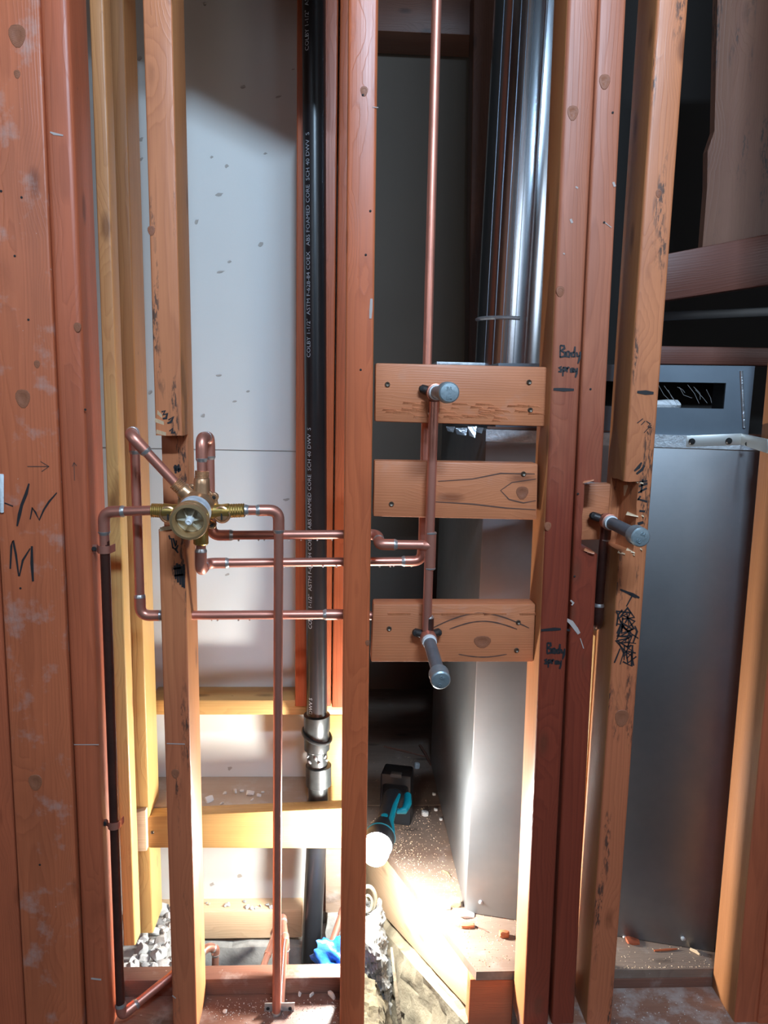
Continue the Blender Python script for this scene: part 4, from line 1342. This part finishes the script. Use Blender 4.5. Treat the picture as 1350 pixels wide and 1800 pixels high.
# round duct
dc = P(932, 300, 0.52)
duct = thing('duct_pipe', (dc.x, dc.y, zu), 'shiny round metal duct rising from the furnace cabinet', 'duct')
RD = 0.102
dtop = V((dc.x + 0.012, dc.y, 2.42))
dbot = V((dc.x - 0.004, dc.y, zu + 0.004))
n_s = 40
rad_pts = [dbot.lerp(dtop, i / 6) for i in range(7)]
tube('pipe_wall', [dbot, dtop], RD, 'duct_metal', duct, 56)
tube('lock_seam', [dbot + V((-0.012, -RD, 0)), dtop + V((-0.012, -RD, 0))], 0.0028, 'duct_metal', duct, 6)
for t in (-0.090, -0.075, -0.060, -0.047, -0.035):
    yy = -math.sqrt(RD ** 2 - t ** 2)
    tube('crimp_line', [dbot + V((t, yy, 0)), dtop + V((t, yy, 0))], 0.0009, 'duct_seam', duct, 5)
band = [dbot + V((RD * 1.012 * math.cos(t), RD * 1.012 * math.sin(t), (P(880, 565, 0.45).z - dbot.z) + 0.01 * math.cos(t * 0.8 - 2.5))) for t in [math.pi + i * math.pi * 0.42 / 12 for i in range(13)]]
tube('tape_band', band, 0.004, 'galv_flange', duct, 6)
boxw('collar_flange', (P(765, 635, 0.5).x, 0.47, zu + 0.003), (dc.x + 0.12, 0.70, zu + 0.012), 'galv_flange', duct, 0.001)

# L bracket on the cabinet corner
brk = thing('angle_bracket', P(1255, 775, 0.15), 'grey steel angle bracket with two black screws on the furnace corner', 'bracket')
p4 = []
ybr = FRb.y


def on_low(px, py, off=0.0):
    d = ray(px, py)
    t = (FLb - CAM + fn * off).dot(fn) / d.dot(fn)
    return CAM + d * t


sgn_ = 1 if fn.y < 0 else -1
off = 0.004 * sgn_
cs = [on_low(1206, 785, off), on_low(1304, 782, off), on_low(1304, 762, off), on_low(1207, 766, off)]
th_ = -fn * 0.003 * sgn_
hexa('bracket_leg', [cs[0], cs[1], cs[1] + th_, cs[0] + th_, cs[3], cs[2], cs[2] + th_, cs[3] + th_], 'bracket_metal', brk, 0.0006)
c_a, c_b = cs[1], cs[2]
e_a, e_b = P(1352, 797, 0.02), P(1352, 772, 0.02)
hexa('bracket_leg', [c_a, e_a, e_a + V((-.003, .003, 0)), c_a + V((0, .003, 0)), c_b, e_b, e_b + V((-.003, .003, 0)), c_b + V((0, .003, 0))], 'bracket_metal', brk, 0.0006)
for x, y in ((1216, 776), (1281, 775)):
    lathe('screw', [(0.006, 0), (0.006, 0.002), (0.004, 0.004), (0.001, 0.0042)], on_low(x, y, off * 1.05), fn * sgn_, 'black_screw', brk, 12)
disc('screw_hole', c_a.lerp(e_b, 0.2) + V((0, -0.001, 0.0)), (-0.6, -0.8, 0), 0.004, 0.0006, 'dark_hole', brk, 10)

# ------------------------------------------------------------------ dark framing beyond, right
pp = [P(1265, -160, 0.33), P(1256, 230, 0.33), P(1244, 265, 0.33), P(1243, 330, 0.33), P(1232, 470, 0.33), P(1560, 470, 0.33), P(1600, -160, 0.33)]
d_ = V((0, 0.02, 0))
n = len(pp)
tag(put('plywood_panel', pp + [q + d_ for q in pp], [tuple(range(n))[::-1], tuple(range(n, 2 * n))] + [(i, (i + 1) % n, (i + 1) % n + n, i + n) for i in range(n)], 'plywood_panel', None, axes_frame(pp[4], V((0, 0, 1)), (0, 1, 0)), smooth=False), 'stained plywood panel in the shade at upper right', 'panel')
tag(block('wood_beam', (1120, 456), (1450, 392), (1450, 486), (1120, 536), 0.27, 0.04, 'fir_shaded'), 'rough sawn slanting beam under the plywood panel', 'beam')
tag(block('wood_beam', (1100, 607), (1470, 613), (1470, 645), (1100, 639), 0.36, 0.06, 'fir_shaded'), 'low level beam just above the furnace top', 'beam')
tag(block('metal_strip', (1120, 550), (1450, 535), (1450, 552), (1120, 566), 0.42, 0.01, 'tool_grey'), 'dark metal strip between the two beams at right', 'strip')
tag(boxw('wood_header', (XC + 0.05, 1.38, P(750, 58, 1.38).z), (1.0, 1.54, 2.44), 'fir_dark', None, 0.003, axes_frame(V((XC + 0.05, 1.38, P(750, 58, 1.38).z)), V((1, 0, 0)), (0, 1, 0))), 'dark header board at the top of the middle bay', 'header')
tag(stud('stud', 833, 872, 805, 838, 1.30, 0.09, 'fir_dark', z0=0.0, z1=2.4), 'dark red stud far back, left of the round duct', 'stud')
setting(boxw('void_sheet_right', (P(1075, 300, 0.9).x, 0.98, 0.0), (2.1, 1.0, 2.44), 'void'))  # black sheet standing in for the dark void beyond the framing

# unseen board added above the picture; sloping lower edge shaped to shade the drywall
hd = []
for x, y in ((345, 188), (545, 292)):
    tgt = P(x, y, YD)
    t = (0.10 - KEY_POS.y) / (tgt.y - KEY_POS.y)
    hd.append(KEY_POS.lerp(tgt, t))
sl = (hd[1].z - hd[0].z) / (hd[1].x - hd[0].x)
xA, xB = -0.95, hd[1].x + 0.02
zA_, zB_ = hd[0].z + sl * (xA - hd[0].x), hd[0].z + sl * (xB - hd[0].x)
q4 = [V((xA, 0.093, min(zA_, 2.40))), V((xB, 0.093, zB_)), V((xB, 0.105, zB_)), V((xA, 0.105, min(zA_, 2.40)))]
setting(hexa('shade_board', q4 + [V((q.x, q.y, 2.44)) for q in q4], 'plywood', None, 0, axes_frame(q4[0], V((1, 0, 0)), (0, 1, 0))))

# ------------------------------------------------------------------ cut floor edge: rim board, joist end, footing
ed = (fb - fa)
ed2 = V((ed.x, ed.y, 0)).normalized()
inn_ = V((0, 0, 1)).cross(ed2)
if inn_.x < 0:
    inn_ = -inn_
A1, B1 = V((fa.x, fa.y, 0)) - ed2 * 0.03 + inn_ * 0.002, V((fb.x, fb.y, 0)) + inn_ * 0.002 - ed2 * 0.012
zr1, zr0, zr2 = -0.0195, -0.104, -0.215
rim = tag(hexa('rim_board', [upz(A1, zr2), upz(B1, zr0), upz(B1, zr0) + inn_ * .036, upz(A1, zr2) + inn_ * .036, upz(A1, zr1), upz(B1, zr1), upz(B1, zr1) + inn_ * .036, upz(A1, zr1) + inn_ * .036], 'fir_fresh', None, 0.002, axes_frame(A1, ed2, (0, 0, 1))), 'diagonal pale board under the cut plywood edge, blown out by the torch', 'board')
jx0, jx1 = P(826, 1740, YF).x, P(1000, 1740, YF).x
joist = tag(boxw('floor_joist', (jx0, YF + 0.002, -0.26), (jx1, YF + 0.04, -0.0195), 'fir_red', None, 0.002, axes_frame(V((jx0, YF, -0.26)), V((1, 0, 0)), (0, 1, 0))), 'brown joist face at the bottom, under the plywood corner', 'joist')
foot = tag(lumpy('concrete_footing', [(A1.x - 0.13, A1.y - 0.05, -0.62), (B1.x - 0.09, B1.y - 0.10, -0.62), (B1.x + 0.25, B1.y + 0.15, -0.62), (A1.x + 0.15, A1.y + 0.3, -0.62),
                                      (A1.x - 0.03, A1.y - 0.0, -0.225), (B1.x - 0.015, B1.y - 0.015, -0.115), (B1.x + 0.25, B1.y + 0.15, -0.115), (A1.x + 0.15, A1.y + 0.3, -0.225)], 'concrete_tan', 30, 0.016, 14), 'rough tan concrete footing below the diagonal board', 'concrete')
c0 = P(660, 1625, 0.30)
lc = P(648, 1650, 0.30)
tag(lumpy('concrete_lump', [lc + V(q) for q in ((-.035, -.05, -.16), (.05, -.05, -.16), (.06, .08, -.16), (-.035, .08, -.16), (-.035, -.03, .035), (.02, -.045, .0), (.03, .08, .035), (-.035, .08, .045))], 'concrete_grey', 34, 0.014, 30, seed=7), 'whitish broken concrete lump beside the middle stud foot', 'concrete')
lc = P(640, 1800, 0.16)
tag(lumpy('soil_mound', [lc + V(q) for q in ((-.12, -.09, -.22), (.10, -.09, -.22), (.10, .10, -.22), (-.12, .10, -.22), (-.10, -.05, .03), (.03, -.06, .0), (.03, .08, .04), (-.10, .08, .05))], 'soil', 26, 0.014, 24, seed=2), 'damp brown soil mound below the concrete lump', 'soil')
tag(put('plastic_edge', *hexa_geo([P(700, 1810, 0.17), P(708, 1810, 0.17), P(708, 1810, 0.19), P(700, 1810, 0.19), P(686, 1665, 0.24), P(690, 1665, 0.24), P(690, 1665, 0.26), P(686, 1665, 0.26)], 0.001), 'concrete_tan'), 'thin pale strip standing between the soil and the footing', 'strip')

# left hole: sill beam, footing, rubble
zs_ = P(450, 1602, 0.50).z
zs_b = P(450, 1650, 0.50).z
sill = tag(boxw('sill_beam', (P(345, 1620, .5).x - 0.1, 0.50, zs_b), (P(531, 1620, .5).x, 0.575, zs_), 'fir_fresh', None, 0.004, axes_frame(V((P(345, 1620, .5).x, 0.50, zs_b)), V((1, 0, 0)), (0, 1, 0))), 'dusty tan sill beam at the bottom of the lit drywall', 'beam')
xs0, xs1 = P(200, 1680, .49).x, P(640, 1680, .49).x
tag(lumpy('concrete_footing', [(xs0, 0.46, -0.55), (xs1, 0.46, -0.55), (xs1, 0.575, -0.55), (xs0, 0.575, -0.55), (xs0, 0.485, zs_b - .012), (xs1, 0.485, zs_b - .012), (xs1, 0.575, zs_b - .012), (xs0, 0.575, zs_b - .012)], 'concrete', 14, 0.012, 16), 'grey concrete footing under the sill beam', 'concrete')
tag(lumpy('concrete_footing', [(P(575, 1600, .47).x, 0.46, zs_b - .06), (P(640, 1600, .47).x, 0.46, zs_b - .06), (P(640, 1600, .47).x, 0.57, zs_b - .06), (P(575, 1600, .47).x, 0.57, zs_b - .06),
                               (P(575, 1600, .47).x, 0.48, zs_), (P(640, 1600, .47).x, 0.48, zs_), (P(640, 1600, .47).x, 0.57, zs_), (P(575, 1600, .47).x, 0.57, zs_)], 'concrete', 6, 0.008, 20, seed=4), 'broken concrete stub right of the drain pipe', 'concrete')
mv, mf = [], []
for j in range(13):
    for i in range(13):
        x = 175 + 165 * i / 12
        y = 1600 + 150 * j / 12 + 18 * abs(i - 9) / 9
        Y = 0.50 - 0.30 * j / 12
        p = P(x, y, Y)
        mv.append(p + V((0, 0, -0.012 + 0.008 * noise.noise((x * .05, y * .05, 2)))))
for j in range(12):
    for i in range(12):
        k = j * 13 + i
        mf.append((k, k + 1, k + 14, k + 13))
tag(put('rubble_bed', mv, mf, 'stone', angle=60), 'bed of fine grey concrete grit under the rubble', 'rubble', kind='stuff')
rk = 0
for j in range(10):
    for i in range(8):
        x = 218 + 13 * i + random.uniform(-6, 6)
        y = 1600 + 13.5 * j + random.uniform(-5, 5)
        if x > 330 or (x < 262 and y < 1700 - (x - 222) * 2.4):
            continue
        Y = 0.49 - 0.28 * (y - 1595) / 140
        r = random.choice((0.008, 0.011, 0.014, 0.019)) * random.uniform(.8, 1.15)
        v, f = ico(P(x, y, Y), r, (1.15, random.uniform(.7, 1), random.uniform(.65, .9)), 0.35, 2, rk * 0.37, True)
        tag(put('rubble_stone', v, f, 'stone', angle=25), 'broken grey concrete stone in the rubble heap at lower left', 'stone', 'stones of the rubble heap')
        rk += 1
cr = 0
for k in range(16):
    x = random.uniform(352, 480)
    y = 1590 + random.uniform(-6, 7)
    v, f = ico(PZ(x, y, zs_ + 0.004), random.uniform(.003, .008), (1.3, 1, .6), 0.3, 1, k + 2, True)
    tag(put('concrete_crumb', v, f, 'stone', angle=25), 'small pale crumb on top of the dusty sill beam', 'crumb', 'crumbs on the sill beam')
for x, y, r in ((368, 1405, .011), (413, 1391, .008), (440, 1394, .010), (455, 1398, .006), (443, 1406, .005), (395, 1394, .005), (425, 1390, .005), (462, 1392, .004), (249, 1420, .010), (390, 1412, .005)):
    v, f = ico(PZ(x, y, z_l + r * 0.4), r, (1.3, 1, .5), 0.3, 2, x, True)
    tag(put('plaster_crumb', v, f, 'plaster_chip', angle=25), 'plaster crumb lying on the dusty brown ledge', 'crumb', 'plaster crumbs on the ledge')

# small copper stubs, flexible lines and bag in the hole
stub = thing('copper_stub', P(377, 1715, 0.30), 'short copper elbow stub between the valve stud and the straight drop', 'pipe')
run(stub, [P(330, 1698, 0.26), P(366, 1664, 0.32), P(377, 1662, 0.34), P(379, 1740, 0.36)][:2] + [P(379, 1668, 0.33), P(377, 1760, 0.33)], 'copper_new', bend=0.012, cup=0.008)
bare = thing('copper_stub', P(455, 1735, 0.24), 'bright slanting copper pipe left of the straight drop', 'pipe')
tube('pipe_section', [P(452, 1730, 0.24), P(484, 1640, 0.42)], 0.0075, 'copper_new', bare, 14)
lathe('pipe_coupling', [(.0075, 0), (.009, .001), (.009, .014), (.0075, .015)], P(470, 1680, 0.335), P(484, 1640, 0.42) - P(452, 1730, 0.24), 'copper_new', bare, 14)
loop = thing('copper_stub', P(497, 1700, 0.3), 'small tarnished copper bend behind the straight drop', 'pipe')
run(loop, [P(499, 1790, 0.28), P(502, 1655, 0.26), P(497, 1612, 0.36), P(480, 1640, 0.44)], 'copper', 0.0075, 0.012, 0.008)
diag = thing('copper_stub', P(570, 1715, 0.28), 'bright copper pipe slanting behind the foot of the middle stud', 'pipe')
tube('pipe_section', [P(556, 1740, 0.26), P(607, 1590, 0.36)], 0.0085, 'copper_new', diag, 14)
lathe('pipe_coupling', [(.0085, 0), (.0098, .001), (.0098, .016), (.0085, .017)], P(600, 1610, 0.347), P(607, 1590, .36) - P(556, 1740, .26), 'copper_new', diag, 14)
v, f = ico(P(592, 1692, 0.27), 0.045, (0.75, .7, 1.25), 0.5, 4, 2)
tag(put('plastic_bag', v, f, 'blue_plastic', angle=70), 'crumpled blue plastic by the slanting copper pipe', 'bag')
clamp = thing('pipe_clamp', P(650, 1640, 0.33), 'metal ring clamps hanging beside the middle stud', 'clamp')
for (x, y, rx, ry, rd, mt) in ((647, 1580, 13, 22, 0.0045, 'clamp_metal'), (642, 1628, 14, 24, 0.0022, 'wire_black')):
    tube('ring', [P(x + rx * math.cos(t), y + ry * math.sin(t), 0.345 + 0.01 * math.sin(t)) for t in [i * 2 * math.pi / 26 for i in range(27)]], rd, mt, clamp, 10)
tube('ring', [P(646 + 8 * math.cos(t), 1588 + 14 * math.sin(t), 0.338) for t in [i * 2 * math.pi / 22 for i in range(23)]], 0.003, 'clamp_metal', clamp, 8)
tube('clamp_screw', [P(646, 1600, 0.34), P(648, 1612, 0.34)], 0.004, 'clamp_metal', clamp, 8)

# ------------------------------------------------------------------ cordless torch
lens = P(664, 1486, 0.292)
tail = P(689, 1402, 0.475)
bat = P(695, 1366, 0.60)
ta = (lens - tail).normalized()
torch = thing('work_torch', V((lens.x, lens.y, 0)), 'switched-on black and teal cordless torch lying on the plywood', 'torch')
Lt = (lens - tail).length
lathe('head', [(0.019, -0.085), (0.023, -0.07), (0.030, -0.045), (0.0335, -0.03), (0.034, -0.008), (0.0325, 0.0), (0.030, 0.0), (0.029, -0.01)], lens, ta, 'tool_black', torch, 28)
ln = lathe('lens', [(0.0295, -0.004), (0.0295, 0.024), (0.027, 0.036), (0.020, 0.044), (0.010, 0.0485), (0.001, 0.0495)], lens, ta, 'lamp_lens', torch, 28)
ln['label'] = 'glowing white lens'
tube('bezel_trim', [lens - ta * 0.032 + (ta.orthogonal().normalized() * math.cos(t) + ta.cross(ta.orthogonal().normalized()) * math.sin(t)) * 0.033 for t in [i * 2 * math.pi / 24 for i in range(25)]], 0.0022, 'tool_teal', torch, 6)
tube('handle', [lens - ta * 0.08, lens.lerp(tail, 0.62), tail, V((bat.x, bat.y - .01, 0.09))], [0.020, 0.0195, 0.022, 0.024], 'tool_black', torch, 20)
side = ta.cross(V((0, 0, 1))).normalized()
if side.x < 0:
    side = -side
upv = side.cross(ta)
if upv.z < 0:
    upv = -upv
g0, g1 = lens - ta * 0.055, tail
st_pts = [lens - ta * 0.035 + side * 0.028 + upv * 0.012, lens - ta * 0.075 + side * 0.016 + upv * 0.012, lens.lerp(tail, 0.75) + side * 0.0145 + upv * 0.011, tail + side * 0.018 + upv * 0.010]
tube('grip_strip', st_pts, [0.005, 0.0075, 0.0065, 0.004], 'tool_teal', torch, 10)
bt_ = lathe('switch_button', [(0.008, 0), (0.008, 0.002), (0.005, 0.003), (0.001, 0.003)], lens - ta * 0.083 + upv * 0.0185, upv, 'tool_teal', torch, 14)
lp = [tail + side * 0.035 - ta * 0.03, tail + side * 0.040 + ta * 0.005, tail + side * 0.036 + ta * 0.035, tail + side * 0.022 + ta * 0.042, tail + side * 0.012 + ta * 0.02]
tube('guard', [q - upv * 0.008 for q in lp], [0.009, 0.010, 0.009, 0.006, 0.004], 'tool_teal', torch, 12)
bz = max(bat.z, 0.045)
bt0 = V((bat.x, bat.y, 0))
hw, hl = 0.040, 0.042
dirb = V((ta.x, ta.y, 0)).normalized()
sb = V((-dirb.y, dirb.x, 0))
if sb.x < 0:
    sb = -sb


def bpt(a, b, z):
    return bt0 + sb * a - dirb * b + V((0, 0, z))


hexa('battery_mount', [bpt(-hw * .7, -hl * .6, 0.06), bpt(hw * .7, -hl * .6, 0.06), bpt(hw * 1.05, hl, 0.04), bpt(-hw * 1.05, hl, 0.04), bpt(-hw * .7, -hl * 1.0, 0.110), bpt(hw * .7, -hl * 1.0, 0.110), bpt(hw, hl, 0.125), bpt(-hw, hl, 0.125)], 'tool_black', torch, 0.008)
bb = hexa('battery', [bpt(-hw * 1.08, hl * .2, 0.002), bpt(hw * 1.08, hl * .2, 0.002), bpt(hw * 1.08, hl * 1.7, 0.002), bpt(-hw * 1.08, hl * 1.7, 0.002), bpt(-hw * 1.02, hl * .15, 0.146), bpt(hw * 1.02, hl * .15, 0.146), bpt(hw * .98, hl * 1.6, 0.146), bpt(-hw * .98, hl * 1.6, 0.146)], 'tool_black', torch, 0.006)
hexa('latch', [bpt(-.016, hl * .12, 0.138), bpt(.016, hl * .12, 0.138), bpt(.016, hl * .5, 0.138), bpt(-.016, hl * .5, 0.138), bpt(-.014, hl * .1, 0.149), bpt(.014, hl * .1, 0.149), bpt(.014, hl * .5, 0.149), bpt(-.014, hl * .5, 0.149)], 'tool_grey', bb, 0.002)

# ------------------------------------------------------------------ chips and litter on the plywood
chips = [('wood_chip', 800, 1586, .016, (1.1, .8, .8), 'fir_fresh', 'pale block-shaped wood chip against the furnace corner'),
         ('wood_chip', 820, 1606, .020, (1.3, .8, .3), 'plaster_chip', 'flat whitish chip in front of the furnace corner'),
         ('wood_chip', 822, 1627, .013, (1.6, .6, .5), 'fir_block', 'small reddish stick of wood below the flat whitish chip'),
         ('wood_chip', 787, 1596, .008, (1.2, .8, .6), 'plaster_chip', 'tiny pale crumb left of the flat whitish chip'),
         ('plaster_chip', 747, 1430, .013, (1, .8, .7), 'plaster_chip', 'white triangular plaster chip right of the torch handle'),
         ('plaster_chip', 733, 1346, .014, (.8, .8, .9), 'stone', 'grey chip beside the torch battery'),
         ('plaster_chip', 763, 1396, .007, (1, .8, .7), 'plaster_chip', 'topmost of the white crumbs along the furnace base'),
         ('plaster_chip', 766, 1423, .007, (1, .8, .7), 'plaster_chip', 'middle white crumb along the furnace base'),
         ('plaster_chip', 775, 1440, .006, (1, .8, .7), 'plaster_chip', 'lowest white crumb along the furnace base'),
         ('wood_chip', 889, 1605, .016, (.6, .6, 1.0), 'fir_block', 'upright brown offcut leaning by the Body spray stud'),
         ('wood_chip', 886, 1642, .014, (1.1, .6, .7), 'fir_block', 'brown offcut lying by the foot of the Body spray stud'),
         ('wood_chip', 1112, 1654, .014, (1.5, .9, .4), 'fir_post', 'red wood chip on the dusty floor in front of the furnace'),
         ('wood_chip', 1100, 1646, .009, (1.2, .8, .4), 'plaster_chip', 'pale crumb behind the red chip on the dusty floor')]
for i, (nm, x, y, r, sq, mt, lab) in enumerate(chips):
    v, f = ico(PZ(x, y, r * sq[2] * .55), r, sq, 0.12, 2, 0.0 if 'stick' in lab or 'block' in lab else i * 1.3 * 0 + 0.15, True)
    tag(put(nm, v, f, mt, angle=25), lab, 'chip')
for nm, a, b, r, mt, lab in (('wood_sliver', (1213, 1668), (1230, 1678), .003, 'fir_fresh', 'pale sliver on the dusty floor near the right furnace corner'), ('wood_sliver', (1150, 1671), (1190, 1668), .002, 'fir_red', 'thin dark red sliver on the dusty floor'),
                             ('wood_sliver', (675, 1312), (748, 1330), .003, 'fir_plate', 'long dim stick behind the torch'), ('wood_sliver', (738, 1310), (757, 1344), .004, 'fir_plate', 'dim stick leaning along the furnace base'), ('wood_shaving', (778, 1530), (792, 1542), .0015, 'fir_yellow', 'curled yellow wood shaving on the plywood'), ('wood_sliver', (836, 1628), (858, 1638), .0012, 'fir_plate', 'thin splinter beside the reddish stick')):
    p, q = PZ(*a, r), PZ(*b, r)
    m_ = p.lerp(q, .5) + V((0.003, 0.004 if 'shaving' in nm else 0, 0))
    tag(tube(nm, [p, m_, q], [r, r * 1.3, r * .7], mt, None, 6), lab, 'sliver')
# sawdust and grit: uncountable
vs, fs = [], []


def grit(x, y, z, r):
    k = len(vs)
    a = random.random() * 6.28
    c, s = math.cos(a) * r, math.sin(a) * r
    e = random.uniform(.3, .7)
    vs.extend([V((x + c, y + s, z)), V((x - s * e, y + c * e, z)), V((x - c, y - s, z)), V((x + s * e, y - c * e, z)), V((x, y, z + r * .9))])
    fs.extend([(k, k + 1, k + 4), (k + 1, k + 2, k + 4), (k + 2, k + 3, k + 4), (k + 3, k, k + 4)])


for i in range(1500):
    t = random.random()
    d = abs(random.gauss(0, 0.10))
    q = fa.lerp(fb, t) + inn_ * (d + 0.001)
    if q.y > 0.93 or q.y < YF + .003:
        continue
    grit(q.x, q.y, 0.0, random.uniform(.0006, .0019))
for i in range(260):
    q = PZ(random.uniform(655, 760), random.uniform(1330, 1460), 0)
    grit(q.x, q.y, 0.0, random.uniform(.0006, .0022))
for i in range(170):
    q = PZ(random.uniform(1075, 1250), 1715 - abs(random.gauss(0, 28)), 0)
    grit(q.x, max(q.y, 0.097), 0.0, random.uniform(.0005, .0017))
tag(put('sawdust', vs, fs, 'fir_fresh', smooth=False), 'pale sawdust and crumbs scattered over the plywood', 'sawdust', kind='stuff')
vs, fs = [], []
for i in range(320):
    q = PZ(random.uniform(360, 600), random.gauss(1775, 12), -0.037)
    if -0.05 < q.y < 0.085:
        grit(q.x, q.y, -0.037, random.uniform(.0005, .0016))
for i in range(110):
    q = PZ(random.uniform(1080, 1290), random.uniform(1740, 1800), -0.037)
    if -0.05 < q.y < 0.085:
        grit(q.x, q.y, -0.037, random.uniform(.0005, .0016))
tag(put('plate_debris', vs, fs, 'plaster_chip', smooth=False), 'pale plaster grit scattered on the bottom plates', 'debris', kind='stuff')
for x, y, r, lab in ((583, 1750, .010, 'white plaster flake on the bottom plate beside the middle stud'), (548, 1749, .006, 'small dull flake on the bottom plate near the drain'), (527, 1748, .005, 'tiny dull flake on the bottom plate right of the strap'), (395, 1778, .005, 'tiny flake on the bottom plate beside the valve stud')):
    v, f = ico(PZ(x, y, -0.037 + r * .2), r, (1.3, 1, .4), .25, 2, x, True)
    tag(put('plaster_flake', v, f, 'plaster_chip', angle=25), lab, 'flake')
